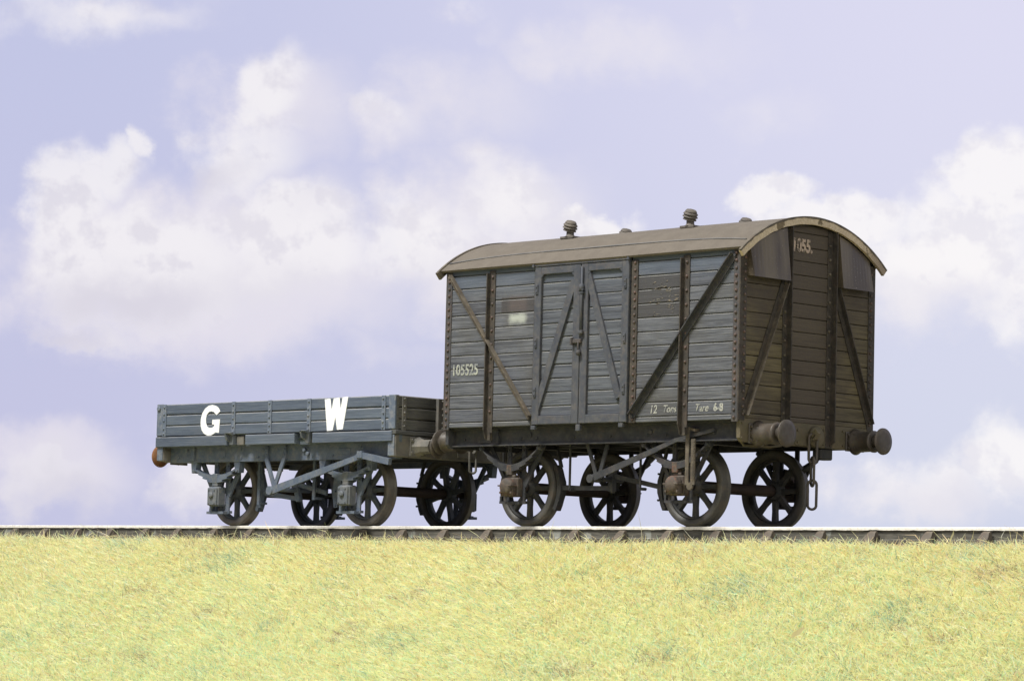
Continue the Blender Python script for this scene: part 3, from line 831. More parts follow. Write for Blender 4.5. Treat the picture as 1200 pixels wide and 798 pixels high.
                b.tube([(x1 + .02, sg * (W + .075), 2.2), (x1 + .022, sg * (W + .085), 2.12), (x1 + .02, sg * (W + .075), 2.05)], .008, 6)
                b.build("hasp", M['van_rust'], door)
        b = MB()
        b.box(xm - .80, xm + .80, sg * (W + .0), sg * (W + .05), 3.128, 3.158, .004)
        for k in (-.79, .79): b.bolt((xm + k, sg * (W + .05), 3.14), (0, sg, 0), .02, .02)
        b.build("door_rail", M['van_iron_blue'], root)
        b = MB()
        for k in (-.76, 0, .70): b.box(xm + k - .035, xm + k + .035, sg * (W - .0), sg * (W + .045), 1.12 if k == 0 else 1.15, 1.20, .006)
        b.build("door_stop", M['van_iron_blue'], root)

    # ends
    hw_at = lambda z, R: math.sqrt(max(0, R * R - (z - zc) ** 2))
    for sx in (-1, 1):
        fn = lambda a, c, t, sx=sx: (sx * (L + t), a, c)
        b = MB()
        ez = [ZB + .02] + [1.284 + pitch * k for k in range(0, 15)]
        ez = [z for z in ez if z < 3.55] + [3.545]
        for z0, z1 in zip(ez[:-1], ez[1:]):
            g = .004
            segs = ((-(W - .004), -.43), (-.43, .43), (.43, W - .004))
            for a0, a1 in segs:
                h0 = min(W - .004, hw_at(z0 + g, Rr - .05)) if z0 > 3.0 else W - .004
                h1 = min(W - .004, hw_at(z1 - g, Rr - .05)) if z1 > 3.0 else W - .004
                p = [(max(a0, -h0), z0 + g), (min(a1, h0), z0 + g), (min(a1, h1), z1 - g), (max(a0, -h1), z1 - g)]
                if p[1][0] - p[0][0] < .03: continue
                if p[2][0] - p[3][0] < .03:
                    p = p[:2] + [((p[2][0] + p[3][0]) / 2, z1 - g)]
                b.prism(p, fn, -.05, random.uniform(-.0015, .0015), ch=.0075, emi=1)
        ew = b.build("end_wall", [M['van_end'], M['end_edge']], root)
        for k in (-1, 1):
            b = MB()
            b.box(sx * (L - .01), sx * (L + .012), k * (W + .0125), k * (W - .105), ZB - .0, 3.168, .003)
            for i in range(22): b.rivet((sx * (L + .012), k * (W - .068), ZB + .07 + i * .0855), (sx, 0, 0), .020, .018, mi=1)
            b.build("corner_plate", [M['van_iron'], M['rivet_rust']], ew)
        for k in (-1, 1):
            yc = k * .40
            b = MB()
            zt = arc(yc, Rr - .075)
            b.box(sx * L, sx * (L + .013), yc - .065, yc + .055, .955, zt, .003)
            yw = yc + (.012 if k < 0 else .02)
            b.prism([(sx * (L + .01), .97), (sx * (L + .085), 1.03), (sx * (L + .085), zt - .01), (sx * (L + .01), zt)], lambda a, c, t: (a, t, c), yw - .008, yw + .008)
            for i in range(13): b.rivet((sx * (L + .013), yc - .038, 1.32 + i * .168), (sx, 0, 0), .021, .022, mi=1)
            b.build("end_stanchion", [M['van_iron'], M['van_brown']], root)
            # diagonal
            b = MB()
            p, q = ((k * .46, 2.84), (k * 1.13, 1.27))
            b.strip([p, q], .070, L + .004, L + .014, mi=1, fn=lambda a, c, t: (sx * t, a, c))
            d = (Vector(q) - Vector(p)).normalized(); nn = Vector((-d.y, d.x)) * .035
            if nn.y > 0: nn = -nn
            if k > 0: nn = -nn
            b.strip([(p[0] + nn.x, p[1] + nn.y), (q[0] + nn.x, q[1] + nn.y)], .012, L + .012, L + .075, fn=lambda a, c, t: (sx * t, a, c))
            b.bolt((sx * (L + .014), q[0], q[1] + .03), (sx, 0, 0), .02, .018)
            b.build("end_brace", [M['van_brown'] if k < 0 else M['van_iron'], M['van_iron']], root)
            # ventilator hood
            b = MB()
            y0, y1 = (-1.105, -.465) if k < 0 else (.485, 1.045)
            n = 10; vs = []; zb = 2.845
            for i in range(n + 1):
                y = y0 + (y1 - y0) * i / n
                ztop = arc(y, Rr - .085)
                po = .13; pt = .055
                pm = po + (pt - po) * .985
                for (t, z) in ((0.0, zb + .02), (po, zb), (po - .004, zb + .015), (pt, ztop - .02), (0.0, ztop)):
                    vs.append((sx * (L + t), y, z))
            fs = []
            for i in range(n):
                for j in range(5):
                    l = (j + 1) % 5; fs.append([i * 5 + j, i * 5 + l, i * 5 + 5 + l, i * 5 + 5 + j])
            fs.append([0, 1, 2, 3, 4]); fs.append([n * 5 + j for j in range(5)])
            b.add(vs, fs)
            b.build("vent_hood", M['van_hood'], root)
    # roof
    b = MB()
    XO = L + .09
    ya = 1.275
    N = 36; ro, ri = Rr, Rr - .030
    amax = math.asin(ya / Rr)
    ang = [-amax + 2 * amax * i / N for i in range(N + 1)]
    nxs = 40; vs = []; fs = []
    for j in range(nxs + 1):
        x = -XO + 2 * XO * j / nxs
        for i, a in enumerate(ang):
            wob = .002 * math.sin(x * 2.1 + a * 3)
            vs.append((x, (ro + wob) * math.sin(a), zc + (ro + wob) * math.cos(a)))
    K = (nxs + 1) * (N + 1)
    for j in range(nxs + 1):
        x = -XO + 2 * XO * j / nxs
        for a in ang: vs.append((x, ri * math.sin(a), zc + ri * math.cos(a)))
    for j in range(nxs):
        for i in range(N):
            q = j * (N + 1) + i
            fs.append([q, q + 1, q + N + 2, q + N + 1]); fs.append([K + q, K + q + N + 1, K + q + N + 2, K + q + 1])
        for i in (0, N):
            q = j * (N + 1) + i; fs.append([q, q + N + 1, K + q + N + 1, K + q])
    for j in (0, nxs):
        for i in range(N):
            q = j * (N + 1) + i; fs.append([q, q + 1, K + q + 1, K + q])
    b.add(vs, fs, smooth=True)
    for q, f in enumerate(b.f):
        if min(f) >= K: b.mi[q] = 1  # underside coloured black: shade below the eaves put into the material
    roof = b.build("roof", [M['roof'], M['van_black']], root)
    mod = roof.modifiers.new("split", 'EDGE_SPLIT'); mod.split_angle = math.radians(35)
    for sx in (-1, 1):
        b = MB(); vs = []; fs = []
        am = math.asin(1.325 / Rr); n = 40
        for i in range(n + 1):
            a = -am + 2 * am * i / n
            jo = .003 * math.sin(i * 1.7)
            ro_ = Rr - .012 if sx > 0 else Rr + .014
            for (r, x) in ((ro_, XO - .03), (ro_, XO + .008), (Rr - .088 + jo, XO + .008), (Rr - .088, XO - .03)):
                vs.append((sx * x, r * math.sin(a), zc + r * math.cos(a)))
        for i in range(n):
            for j in range(4):
                l = (j + 1) % 4; fs.append([i * 4 + j, i * 4 + l, i * 4 + 4 + l, i * 4 + 4 + j])
        fs.append([0, 1, 2, 3]); fs.append([n * 4 + j for j in range(4)])
        b.add(vs, fs)
        vs = []; rr_ = random.Random(9)
        for i in range(n + 1):
            a = -am + 2 * am * i / n; dn = rr_.uniform(.010, .024)
            for (r, x) in ((Rr + .006, XO - .02), (Rr + .006, XO + .013), (Rr - dn, XO + .0125), (Rr - .016, XO - .02)):
                vs.append((sx * x, r * math.sin(a), zc + r * math.cos(a)))
        if sx > 0: b.add(vs, fs, mi=1)
        b.build("roof_hoop", [M['fascia'], M['van_brown']] if sx > 0 else [M['van_brown']], roof)
    for sg in (-1, 1):
        b = MB(); pts = []
        for i in range(21):
            x = -XO + .06 + (2 * XO - .12) * i / 20
            y = sg * (1.05 + .115 * (x / XO) ** 4); z = arc(y, Rr + .006)
            pts.append((x, y, z))
        b.tube(pts, .009, 6); b.build("rain_strip", M['strip'], roof)
        for sx in (-1, 1):
            b = MB(); x, y = sx * 1.0, sg * .5; z = arc(y) - .004; tilt = math.atan2(y, z - zc)
            nrm = Vector((0, math.sin(tilt), math.cos(tilt)))
            b.box(x - .11, x + .11, y - .07, y + .07, z - .008, z + .022, .004)
            b.lathe([(.08, 0), (.062, .012), (.048, .028), (.046, .075), (.03, .08)], (x, y, z + .015), (0, 0, 1), 20)
            cz = z + .150
            b.lathe([(.004, -.078), (.045, -.066), (.068, -.04), (.078, 0), (.068, .04), (.045, .066), (.004, .078)], (x, y, cz), (0, 0, 1), 24)
            ax = Vector((.34, -.12, 1)).normalized()
            for h_, r_ in ((-.045, .082), (-.012, .092), (.022, .089), (.050, .072)):
                b.lathe([(r_ * .80, h_ - .010), (r_, h_ - .012), (r_ * .995, h_ - .004), (r_ * .78, h_ + .016)], Vector((x, y, cz)), ax, 24)
            b.build("roof_ventilator", M['vent'], roof)

    # underframe
    b = MB()
    for sg in (-1, 1):
        y0 = sg * 1.06
        b.box(-L + .051, L - .051, y0, y0 - sg * .02, .985, 1.195)
        b.box(-L + .051, L - .051, y0 + sg * .05, y0 - sg * .02, .975, .990)
        b.box(-L + .051, L - .051, y0 + sg * .05, y0 - sg * .02, 1.18, 1.197)
        for x in (-2.2, -1.95, -1.6, -1.2, -.93, -.3, .3, .9, 1.2, 1.95):
            b.bolt((x, y0, 1.06), (0, sg, 0), .016, .014)
        for x in (-1.0, 1.0): b.lathe([(.03, 0), (.03, .012)], (x - .05, y0, 1.1), (0, sg, 0), 12)
        b.box(-1.95, -1.72, y0, y0 + sg * .012, 1.02, 1.15)
        b.box(-1.62, -1.58, y0, y0 + sg * .03, 1.0, 1.17)
    b.build("solebar", M['van_dark'], root)
    b = MB()
    b.box(-L + .08, L - .08, -1.15, 1.15, 1.196, 1.199)
    for x in (-2.0, -1.05, -.1, .1, 1.05, 2.0): b.box(x - .05, x + .05, -1.03, 1.03, 1.0, 1.194)
    for y in (-.35, .35): b.box(-L + .15, L - .15, y - .04, y + .04, 1.02, 1.19)
    b.build("floor_framing", M['van_black'], root)
    for sx in (-1, 1):
        b = MB()
        y = 1.175
        poly = [(-y, 1.225), (y, 1.225), (y - .005, 1.0), (y - .05, .955), (-y + .05, .955), (-y + .005, 1.0)]
        b.prism(poly, lambda a, c, t: (sx * t, a, c), L - .05, L + .006, ch=.006)
        for yy in (-1.14, -.66, -.3, .3, .66, 1.14):
            for z in (1.0, 1.17): b.bolt((sx * (L + .006), yy, z), (sx, 0, 0), .014, .014)
        b.build("headstock", M['van_olive'] if sx > 0 else M['van_dark'], root)
        for sg in (-1, 1):
            y = sg * .87; zz = 1.055
            face = 2.90 if sx > 0 else 2.855
            b = MB()
            b.box(sx * (L + .006), sx * (L + .030), y - .17, y + .17, zz - .115, zz + .115, .006)
            for a in (-.14, .14):
                for c in (-.08, 0, .08): b.bolt((sx * (L + .03), y + a, zz + c), (sx, 0, 0), .018, .02)
            b.lathe([(.155, L + .03), (.135, L + .06), (.122, L + .11), (.118, L + .285), (.128, L + .29), (.130, L + .315), (.112, L + .325), (.09, L + .33)], (0, y, zz), (sx, 0, 0), 28)
            for a in range(4):
                th = math.pi / 4 + a * math.pi / 2
                dy, dz = math.cos(th), math.sin(th)
                b.box(sx * (L + .03), sx * (L + .10), y + dy * .13 - .012, y + dy * .13 + .012, zz + dz * .11 - .012, zz + dz * .11 + .012)
            bf = b.build("buffer", M['buffer'], root)
            b = MB()
            b.lathe([(.075, L + .32), (.075, face - .055), (.10, face - .045), (.152, face - .035), (.158, face - .028), (.156, face - .014), (.10, face - .004), (.001, face)], (0, y, zz), (sx, 0, 0), 36)
            b.build("buffer_head", M['buffer'], bf)
        # draw gear
        b = MB()
        b.box(sx * (L + .006), sx * (L + .022), -.21, .16, .965, 1.175, .004)
        for a in (-.18, .12):
            for c in (1.0, 1.14): b.bolt((sx * (L + .022), a, c), (sx, 0, 0), .016, .016)
        b.lathe([(.125, L + .022), (.125, L + .06), (.105, L + .075), (.001, L + .075)], (0, .13, 1.07), (sx, 0, 0), 28)
        hp = [(L + .02, 1.07), (L + .10, 1.09), (L + .15, 1.13), (L + .18, 1.10), (L + .155, 1.05), (L + .12, 1.035)]
        b.strip([(sx * p[0], p[1]) for p in hp], [.05, .05, .045, .04, .035, .02], -.02, .02)
        hook = b.build("drawhook", M['van_olive'], root)
        if sx > 0:
            for z, dd in ((.935, (.45, .9, 0)), (.665, (.85, -.5, 0)), (.395, (.6, .8, 0))):
                b = MB(); link(b, (sx * (L + .105), .0, z), .335, .105, .0165, dd); b.build("chain_link", M['buffer'], hook)
        else:
            b = MB(); link(b, (-L - .09, 0, .80), .44, .095, .015, (.5, .86, 0)); b.build("chain_link", M['van_black'], hook)
        b = MB()
        b.box(sx * (L - .16), sx * (L - .02), .30, .52, .82, .953, .015)
        b.tube([(sx * (L - .1), .34, .84), (sx * (L - .18), .30, .74), (sx * (L - .25), .25, .68)], .03, 8)
        b.build("brake_pipe", M['van_black'], root)
    # steps / brackets under headstock seen as the curved rod
    b = MB()
    b.tube([(2.38, -1.08, .965), (2.30, -.95, .93), (2.40, -.6, .925), (2.44, -.45, .95)], .018, 8)
    b.build("under_rod", M['van_olive'], root)

    for xc in (-1.372, 1.372):
        b = MB()
        b.lathe([(.055, -.66), (.07, -.62), (.068, 0), (.07, .62), (.055, .66)], (xc, 0, .47), (0, 1, 0), 20)
        b.cyl((xc, -1.0, .47), (xc, 1.0, .47), .04)
        b.build("axle", M['axle'], root)
        for sg in (-1, 1):
            add_wheel(root, xc, sg, M['wheel_van'], M['tyre_van'], 0.0 if xc > 0 else .06 * 0)
            b = MB()
            guard(b, xc, sg * .955, .985, sg, .46, .50, .265, .06)
            b.build("axle_guard", M['van_dark'], root)
            b = MB()
            y = sg * 1.0
            b.box(xc - .12, xc + .12, sg * .96, sg * 1.06, .35, .585, .015)
            b.lathe([(.095, 1.04), (.102, 1.06), (.104, 1.12), (.10, 1.15), (.07, 1.175), (.001, 1.18)], (xc, 0, .475), (0, sg, 0), 20)
            b.box(xc - .105, xc + .105, sg * 1.06, sg * 1.13, .36, .47, .012)
            b.box(xc - .115, xc + .115, sg * 1.06, sg * 1.175, .475, .492, .004)
            for k in (-.09, .09): b.bolt((xc + k, sg * 1.13, .40), (0, sg, 0), .016, .02)
            b.box(xc - .06, xc + .06, sg * .96, sg * 1.05, .583, .62, .008)
            b.build("axlebox", M['van_red'], root)
            b = MB(); b.strip([(xc - .20, .285), (xc - .05, .275), (xc + .14, .28)], .03, sg * 1.0, sg * 1.05)
            b.strip([(xc - .19, .285), (xc - .19, .36)], .028, sg * 1.0, sg * 1.04)
            b.build("keep_plate", M['van_dark'], root)
            b = MB()
            leaf_spring(b, xc - .03, sg * 1.02, .50, .945, .735, 4, .020, .045)
            for k in (-1, 1):
                b.box(xc - .03 + k * .50 - .03, xc - .03 + k * .50 + .03, sg * .99, sg * 1.06, .915, .985, .008)
                b.cyl((xc - .03 + k * .50, sg * .97, .945), (xc - .03 + k * .50, sg * 1.08, .945), .022, seg=10)
            sp = b.build("leaf_spring", M['van_dark'], root)
            b = MB(); b.box(xc - .075, xc + .015, sg * .968, sg * 1.068, .615, .745, .008); b.build("spring_buckle", M['van_red'], sp)
    # brake gear on the near side
    brake_block(root, -1.372, -.715, M['van_black'], side=1)
    brake_block(root, 1.372, -.715, M['van_black'], side=-1)
    b = MB()
    b.strip([(-.14, .975), (.03, .56)], .05, -1.0, -.98); b.strip([(.17, .975), (.03, .56)], .05, -.978, -.958)
    b.lathe([(.045, -1.02), (.045, -.94)], (.03, 0, .56), (0, 1, 0), 14)
    b.build("brake_hanger", M['van_dark'], root)
    b = MB(); b.cyl((.03, -1.1, .56), (.03, -.55, .56), .03); b.cyl((.03, -.72, .40), (.03, -.72, .70), .03)
    b.strip([(-.80, .47), (.03, .46)], .055, -.74, -.70); b.strip([(.80, .47), (.03, .61)], .055, -.74, -.70)
    b.strip([(.03, .42), (.03, .66)], .07, -.76, -.69)
    b.build("push_rod", M['van_dark'], root)
    b = MB()
    b.strip([(.03, .56), (1.12, .905)], [.085, .06], -1.10, -1.075)
    b.lathe([(.05, -1.125), (.05, -1.06)], (.03, 0, .56), (0, 1, 0), 16)
    b.strip([(1.10, .898), (1.38, .99), (1.58, 1.03), (1.98, 1.10)], [.055, .05, .042, .042], -1.108, -1.08)
    b.build("brake_lever", M['van_dark'], root)
    b = MB()
    b.strip([(1.612, 1.135), (1.612, .47)], .052, -1.15, -1.135)
    b.strip([(1.705, 1.0), (1.705, .47)], .062, -1.152, -1.137)
    pts = [(1.66 + .045 * math.cos(a), .455 + .045 * math.sin(a)) for a in np.linspace(0, 2 * math.pi, 13)[:-1]]
    b.prism(pts, lambda p, q, t: (p, t, q), -1.155, -1.13)
    for i in range(11): b.cyl((1.715, -1.16, .53 + i * .042), (1.715, -1.12, .53 + i * .042), .009, seg=8); b.box(1.70, 1.735, -1.158, -1.15, .545 + i * .042, .560 + i * .042)
    b.strip([(1.605, 1.12), (1.715, 1.10)], .03, -1.135, -1.06)
    b.build("lever_guide", M['van_brown'], root)
    for x in (-.62, .55):
        b = MB(); b.strip([(x, .985), (x, .44)], .028, -.80, -.785); b.strip([(x, .45), (x + .02, .44)], .03, -.80, -.70); b.build("safety_loop", M['van_dark'], root)

    # lettering
    sidep = lambda x0, z0: (lambda a, c, t: (x0 + a, -(W + .004) - t, z0 + c))
    text_part("painted_number", "105525", .19, sidep(-2.315, 1.858), M['chalk'], root, squeeze=.84, bold=.004, spacing=1.0)
    text_part("painted_load", "12", .135, sidep(1.06, 1.305), M['chalk2'], root, squeeze=.9, italic=.18, bold=.002)
    text_part("painted_load", "Tons", .125, sidep(1.265, 1.31), M['chalk2'], root, squeeze=.85, italic=.35, bold=.001)
    text_part("painted_tare", "Tare", .125, sidep(1.765, 1.31), M['chalk2'], root, squeeze=.9, italic=.35, bold=.001)
    text_part("painted_tare", "6-8", .125, sidep(2.06, 1.31), M['chalk2'], root, squeeze=.9, bold=.005)
    endp = lambda y0, z0: (lambda a, c, t: (L + .005 + t, y0 + a, z0 + c))
    text_part("painted_number", "1055.", .205, endp(-.312, 3.225), M['pink'], root, squeeze=.80, bold=.009)
    # faint scraped numerals on the dark patch: broken strokes
    b = MB(); r = random.Random(5)
    for (x0, z0, n) in ((1.00, 2.80, 5), (1.16, 2.80, 7), (1.28, 2.72, 8), (1.32, 2.62, 9), (1.05, 2.60, 6), (1.30, 2.52, 6), (1.08, 2.49, 4), (1.22, 2.68, 5)):
        for _ in range(n):
            x = x0 + r.uniform(-.03, .12); z = z0 + r.uniform(-.05, .05); l = r.uniform(.02, .07); a = r.uniform(-.2, .6)
            h = r.uniform(.003, .006)
            b.prism([(x, z), (x + l, z + l * math.sin(a) * .5), (x + l * .9, z + h * 2 + l * math.sin(a) * .5), (x + .004, z + h)], lambda p, q, t: (p, -(W + t), q), .001, .0045)
    b.build("scraped_lettering", M['faint'], root)
    return root


make_van()


# ------------------------------------------------------------------ open wagon
def make_wagon():
    X0 = -5.684
    root = empty("open_wagon", (X0, 0, 0))
    tag(root, "low blue-grey three-plank open wagon lettered G W in white, behind the van", "open wagon")
    L, W = 2.4214, 1.2763
    ZL = [1.197, 1.345, 1.492, 1.643]
    lx = lambda x: x - X0

    def planks(b, fn, a0, a1, zs, t0=-.06, t1=0.0):
        for z0, z1 in zip(zs[:-1], zs[1:]):
            o = random.uniform(-.002, .002); tl = random.uniform(-.003, .003); g = .0045
            b.prism([(a0, z0 + g), (a1, z0 + g + tl), (a1, z1 - g + tl), (a0, z1 - g)], fn, t0, t1 + o, ch=.011, emi=1)
    for sg in (-1, 1):
        fn = lambda a, c, t, sg=sg: (a, sg * (W + t), c)
        b = MB(); planks(b, fn, -L, L, ZL)
        b.box(-L + .062, L - .062, sg * (W - .062), sg * (W - .085), 1.185, 1.638, mi=0)
        side = b.build("side", [M['gw_side'], M['gw_edge']], root)
        for xx in (-7.94, -6.46, -5.71, -4.92, -3.475):
            b = MB(); x = lx(xx); zb = 1.20
            b.box(x - .036, x + .036, sg * W, sg * (W + .014), zb, 1.64, .003)
            for z in (1.235, 1.305, 1.415, 1.505, 1.60): b.rivet((x + random.uniform(-.006, .006), sg * (W + .014), z), (0, sg, 0), .017, .016)
            b.build("strap", M['gw_iron'], side)
        for k in (-1, 1):
            b = MB()
            b.box(k * (L - .12), k * (L + .004), sg * (W - .02), sg * (W + .008), 1.215, 1.645, .004)
            if k < 0: b.lathe([(.028, 0), (.036, .006), (.036, .016), (.026, .022)], (-L + .045, sg * (W + .008), 1.585), (0, sg, 0), 14)
            b.build("corner_plate", M['gw_iron'], side)
        # curb rail under the drop side
        b = MB()
        for a0, a1 in ((-8.105, -6.575), (-6.185, -5.185), (-4.83, -3.3)):
            b.prism(rect(lx(a0), lx(a1), 1.055, 1.190), fn, -.10, .024, ch=.008, emi=1)
        b.box(-L, L, sg * (W - .13), sg * (W - .08), 1.05, 1.19)
        b.build("curb_rail", [M['gw_side'], M['gw_edge']], root)
        # hinge brackets
        for xx in (-6.48, -4.94):
            b = MB(); x = lx(xx)
            b.box(x - .04, x + .035, sg * (W - .08), sg * (W + .02), 1.06, 1.20, .006)
            b.prism([(sg * (W + .0), 1.215), (sg * (W + .10), 1.205), (sg * (W + .07), 1.13), (sg * (W + .01), 1.10)], lambda a, c, t: (t, a, c), x - .055, x - .025)
            b.prism([(sg * (W + .0), 1.235), (sg * (W + .105), 1.215), (sg * (W + .02), 1.185)], lambda a, c, t: (t, a, c), x - .06, x + .04)
            b.build("door_hinge", M['gw_box'], root)
            b = MB(); b.box(x + .06, x + .2, sg * (W - .10), sg * (W - .03), 1.06, 1.18, .005); b.build("hinge_block", M['gw_end_iron'], root)
    for sx in (-1, 1):
        fn = lambda a, c, t, sx=sx: (sx * (L + t), a, c)
        b = MB(); planks(b, fn, -W + .06, W - .06, [1.200] + ZL[1:], -.06, .0)
        b.box(sx * (L - .062), sx * (L - .085), -W + .086, W - .086, 1.185, 1.638)
        for k in (-1, 1): b.box(sx * (L - .058), sx * (L + .003), k * (W - .062), k * (W - .002), 1.196, 1.645, .004)
        end = b.build("end", [M['gw_end'], M['gw_end_iron']], root)
        b = MB()
        b.box(sx * (L - .1), sx * (L + .022), -W - .005, W + .005, 1.145, 1.197, .006)
        b.build("end_curb", M['gw_end'], root)
        for yy in (-1.13, -.50, .50, 1.13):
            b = MB(); wd = .036 if abs(yy) > 1 else .075
            b.box(sx * L, sx * (L + (.014 if wd < .05 else .05)), yy - wd, yy + wd, 1.198, 1.635, .005)
            for z in (1.25, 1.32, 1.42, 1.50, 1.60): b.rivet((sx * (L + (.014 if wd < .05 else .05)), yy, z), (sx, 0, 0), .018, .016)
            b.build("end_strap", M['gw_end_iron'], end)
        b = MB()
        b.box(sx * (L - .13), sx * (L - .002), -1.262, 1.262, .862, 1.143, .012)
        hs = b.build("headstock", M['gw_end_iron'], root)
        for k in (-1, 1):
            b = MB()
            b.box(sx * (L - .128), sx * (L - .01), k * 1.262, k * 1.275, .872, 1.14, .005)
            b.build("headstock_cap", M['gw_iron'], hs)
        for sg in (-1, 1):
            y = sg * .87; zz = 1.0 if sx > 0 else .955
            face = L + .40 if sx > 0 else L + .44
            b = MB()
            b.box(sx * (L - .002), sx * (L + .02), y - .15, y + .15, zz - .125, min(zz + .125, 1.135), .006)
            for a in (-.12, .12):
                for c in (-.08, .08): b.bolt((sx * (L + .02), y + a, zz + c), (sx, 0, 0), .02, .02)
            b.lathe([(.13, L + .02), (.11, L + .06), (.092, L + .12), (.088, L + .25), (.095, L + .255), (.095, L + .28), (.05, L + .285)], (0, y, zz), (sx, 0, 0), 8, smooth=False)
            bf = b.build("buffer", M['gw_end_iron'], root)
            b = MB()
            b.lathe([(.05, L + .27), (.05, face - .05), (.09, face - .035), (.146, face - .028), (.152, face - .014), (.12, face - .005), (.001, face)], (0, y, zz), (sx, 0, 0), 32)
            b.build("buffer_head", M['rust_disc'] if sx < 0 else M['buffer'], bf)
        b = MB()
        b.box(sx * (L - .0), sx * (L + .016), -.18, .18, .90, 1.1, .004)
        hp = [(L + .01, 1.0), (L + .10, 1.02), (L + .15, 1.06), (L + .18, 1.03), (L + .155, .98), (L + .12, .965)]
        b.strip([(sx * p[0], p[1]) for p in hp], [.05, .05, .045, .04, .035, .02], -.02, .02)
        hk = b.build("drawhook", M['gw_end_iron'], root)
        b = MB(); link(b, (sx * (L + .11), 0, .87), .33, .09, .016, (.5, .86, 0)); b.build("chain_link", M['gw_end_iron'], hk)
    b = MB()
    for i in range(30): b.box(-L + .06 + i * .1587, -L + .06 + i * .1587 + .155, -W + .05, W - .05, 1.13, 1.18, .003)
    b.build("floor", M['gw_side'], root)
    b = MB()
    for sg in (-1, 1):
        y0 = sg * 1.13
        b.box(-L + .13, L - .13, y0, y0 - sg * .12, .845, 1.128, .004)
        for xx in (-7.78, -7.45, -6.83, -6.45, -6.10, -5.0, -4.6, -4.1, -3.85):
            b.bolt((lx(xx), y0, .90), (0, sg, 0), .016, .014)
        for xx in (-7.6, -6.46, -5.1, -4.05): b.bolt((lx(xx), y0, 1.01), (0, sg, 0), .014, .012)
    sb = b.build("solebar", M['gw_under'], root)
    b = MB()
    y0 = -1.13
    b.prism([(lx(-7.52), .87), (lx(-7.43), .87), (lx(-7.42), 1.04), (lx(-7.47), 1.05), (lx(-7.50), 1.0)], lambda a, c, t: (a, t, c), y0, y0 - .03)
    b.lathe([(.055, 0), (.055, .012)], (lx(-5.98), y0, .945), (0, -1, 0), 20)
    b.lathe([(.028, 0), (.028, .03), (.02, .035)], (lx(-5.15), y0, .98), (0, -1, 0), 12); b.lathe([(.028, 0), (.028, .03), (.02, .035)], (lx(-5.08), y0, .93), (0, -1, 0), 12)
    b.box(lx(-7.02), lx(-6.78), y0, y0 - .008, .90, 1.0, .002)
    b.box(lx(-4.5), lx(-4.25), y0, y0 - .008, .91, .99, .002)
    b.build("wagon_plate", M['gw_under'], sb)
    b = MB()
    for x in (-1.8, -.9, 0, .9, 1.8): b.box(x - .05, x + .05, -.90, .90, .93, 1.128)
    for y in (-.3, .3): b.box(-L + .15, L - .15, y - .04, y + .04, .88, 1.127)
    b.build("floor_framing", M['gw_dark'], root)

    for xc in (-1.3276, 1.3276):
        b = MB()
        b.lathe([(.055, -.66), (.07, -.62), (.066, 0), (.07, .62), (.055, .66)], (xc, 0, .47), (0, 1, 0), 20)
        b.cyl((xc, -1.0, .47), (xc, 1.0, .47), .04)
        b.build("axle", M['axle'], root)
        for sg in (-1, 1):
            add_wheel(root, xc, sg, M['wheel_gw'], M['tyre_gw'] if sg < 0 else M['tyre_van'], .22 if (sg > 0 and xc > 0) else 0.0)
            b = MB(); guard(b, xc, sg * .985, .85, sg, .43, .42, .155, .078)
            b.build("axle_guard", M['gw_under'], root)
            b = MB()
            b.box(xc - .105, xc + .105, sg * 1.0, sg * 1.145, .25, .515, .018)
            b.box(xc - .095, xc + .095, sg * 1.145, sg * 1.168, .262, .50, .010)
            b.lathe([(.04, 0), (.04, .02), (.02, .03)], (xc - .0, sg * 1.168, .40), (0, sg, 0), 14)
            for a in (-.06, .06):
                for c in (.29, .47): b.bolt((xc + a, sg * 1.168, c), (0, sg, 0), .012, .012)
            b.box(xc - .055, xc + .055, sg * 1.02, sg * 1.13, .51, .575, .014)
            b.build("axlebox", M['gw_box'], root)
            b = MB(); b.strip([(xc - .18, .165), (xc + .17, .165)], .035, sg * .99, sg * 1.10)
            b.strip([(xc - .12, .165), (xc - .10, .27)], .05, sg * 1.03, sg * 1.09)
            b.build("keep_plate", M['gw_under'], root)
            b = MB()
            leaf_spring(b, xc, sg * 1.075, .455, .755, .655, 4, .024, .05)
            for k in (-1, 1):
                b.prism([(xc + k * .39, .85), (xc + k * .52, .85), (xc + k * .50, .70), (xc + k * .43, .70)], lambda p, q, t: (p, t, q), sg * 1.03, sg * 1.12)
                b.cyl((xc + k * .46, sg * 1.02, .735), (xc + k * .46, sg * 1.135, .735), .025, seg=10)
            sp = b.build("leaf_spring", M['gw_under'], root)
            b = MB(); b.box(xc - .05, xc + .05, sg * 1.015, sg * 1.135, .555, .69, .01); b.build("spring_buckle", M['gw_box'], sp)
    for k in (-1, 1):
        brake_block(root, k * 1.3276, -.715, M['gw_under'], side=-k)
        brake_block(root, k * 1.3276, .715, M['gw_dark'], side=-k)
        b = MB()
        xb = k * (1.3276 - .565)
        b.strip([(xb, .24), (xb + -k * .02, .44), (xb, .64), (xb + k * .03, .85)], [.07, .11, .08, .06], -.775, -.765)
        for z in (.27, .45, .62): b.bolt((xb - k * .01, -.775, z), (0, -1, 0), .014, .014)
        b.build("block_hanger", M['gw_under'], root)
    b = MB()
    b.strip([(lx(-5.90), .88), (lx(-5.715), .49)], .062, -1.17, -1.145); b.strip([(lx(-5.53), .88), (lx(-5.715), .49)], .062, -1.172, -1.147)
    b.strip([(lx(-5.90), 1.04), (lx(-5.90), .86)], .055, -1.165, -1.13); b.strip([(lx(-5.53), 1.04), (lx(-5.53), .86)], .055, -1.1655, -1.13)
    for xx in (-5.90, -5.53): b.rivet((lx(xx), -1.165, .93), (0, -1, 0), .016, .014); b.rivet((lx(xx), -1.165, 1.0), (0, -1, 0), .016, .014)
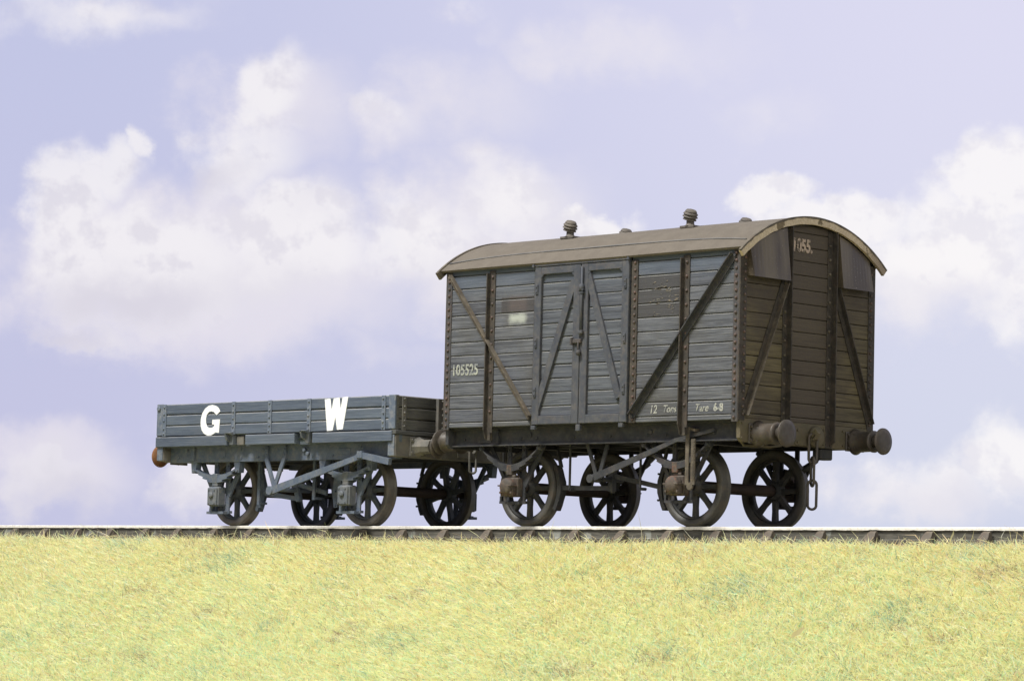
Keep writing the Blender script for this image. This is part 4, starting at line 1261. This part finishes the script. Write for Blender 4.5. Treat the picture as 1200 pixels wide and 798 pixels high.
    b.lathe([(.05, -1.19), (.05, -1.11)], (lx(-5.715), 0, .47), (0, 1, 0), 14)
    b.build("brake_hanger", M['gw_under'], root)
    b = MB()
    b.cyl((lx(-5.715), -1.2, .47), (lx(-5.715), -.55, .47), .03)
    b.strip([(lx(-6.47), .45), (lx(-5.62), .35)], .06, -.79, -.755); b.strip([(lx(-5.10), .43), (lx(-5.78), .57)], .06, -.79, -.755)
    b.strip([(lx(-5.76), .62), (lx(-5.65), .33)], .08, -.80, -.745)
    b.build("push_rod", M['gw_under'], root)
    b = MB()
    b.strip([(lx(-5.72), .445), (lx(-3.96), .875)], [.10, .068], -1.235, -1.20)
    b.lathe([(.058, -1.255), (.058, -1.18)], (lx(-5.72), 0, .45), (0, 1, 0), 16)
    b.strip([(lx(-4.02), .862), (lx(-3.92), .888), (lx(-3.40), .80)], [.078, .078, .082], -1.245, -1.19)
    b.box(lx(-4.0), lx(-3.90), -1.258, -1.13, .85, .94, .006)
    b.build("brake_lever", M['gw_under'], root)
    for xx, zb in ((-6.40, .28), (-5.275, .34)):
        b = MB(); x = lx(xx); b.strip([(x, .86), (x, zb)], .05, -.86, -.84); b.strip([(x - .025, zb + .02), (x + .025, zb + .02)], .03, -.84, -.72); b.build("safety_loop", M['gw_under'], root)

    # letters G and W, painted over the planks
    def letter(name, polys):
        b = MB()
        for P in polys:
            b.prism([(lx(a), c) for a, c in P], lambda p, q, t: (p, -(W + t), q), -.001, .0045)
        return b.build(name, M['white'], root)
    wp = lambda px, pz: (-4.62 + (px - 463) * .002192, 1.630 - (pz - 93) * .001484 + (px - 565) * .00002)
    letter("painted_letter", [[wp(*p) for p in ((463, 97), (513, 93), (527, 195), (543, 94), (595, 90), (606, 190), (622, 88), (671, 85), (631, 366), (580, 369), (562, 258), (541, 373), (491, 375))]])
    gp = lambda px, pz: (-7.161 + (px - 420) * .0024, 1.609 - (pz - 148) * .001518)
    letter("painted_letter", [[gp(*p) for p in ((592, 207), (577, 178), (553, 157), (520, 148), (488, 154), (458, 178), (435, 218), (422, 270), (422, 325), (433, 370), (455, 402), (486, 420), (518, 418), (540, 406), (556, 393), (586, 398), (592, 278), (525, 280), (524, 322), (544, 324), (542, 338), (525, 350), (500, 352), (480, 338), (469, 308), (467, 270), (474, 235), (490, 212), (512, 203), (533, 210), (548, 224), (560, 240))]])
    return root


make_wagon()

# ------------------------------------------------------------------ small litter on the bank
b = MB(); r = random.Random(2)
x, y = 5.0, -3.25; z = float(ground_z(np.array(x), np.array(y))) + .11
b.add([(x, y, z), (x + .12, y + .01, z + .05), (x + .2, y, z + .12), (x + .16, y - .02, z + .12), (x + .05, y - .03, z + .06), (x + .1, y - .012, z + .075)],
      [(0, 1, 5), (1, 2, 5), (2, 3, 5), (3, 4, 5), (4, 0, 5)])
tag(b.build("seed_husk", paint_mat('husk', (.8, .7, .5), 0, (.1, .1, .1))), "tiny pale curled husk lying on the grass low on the right", "husk")
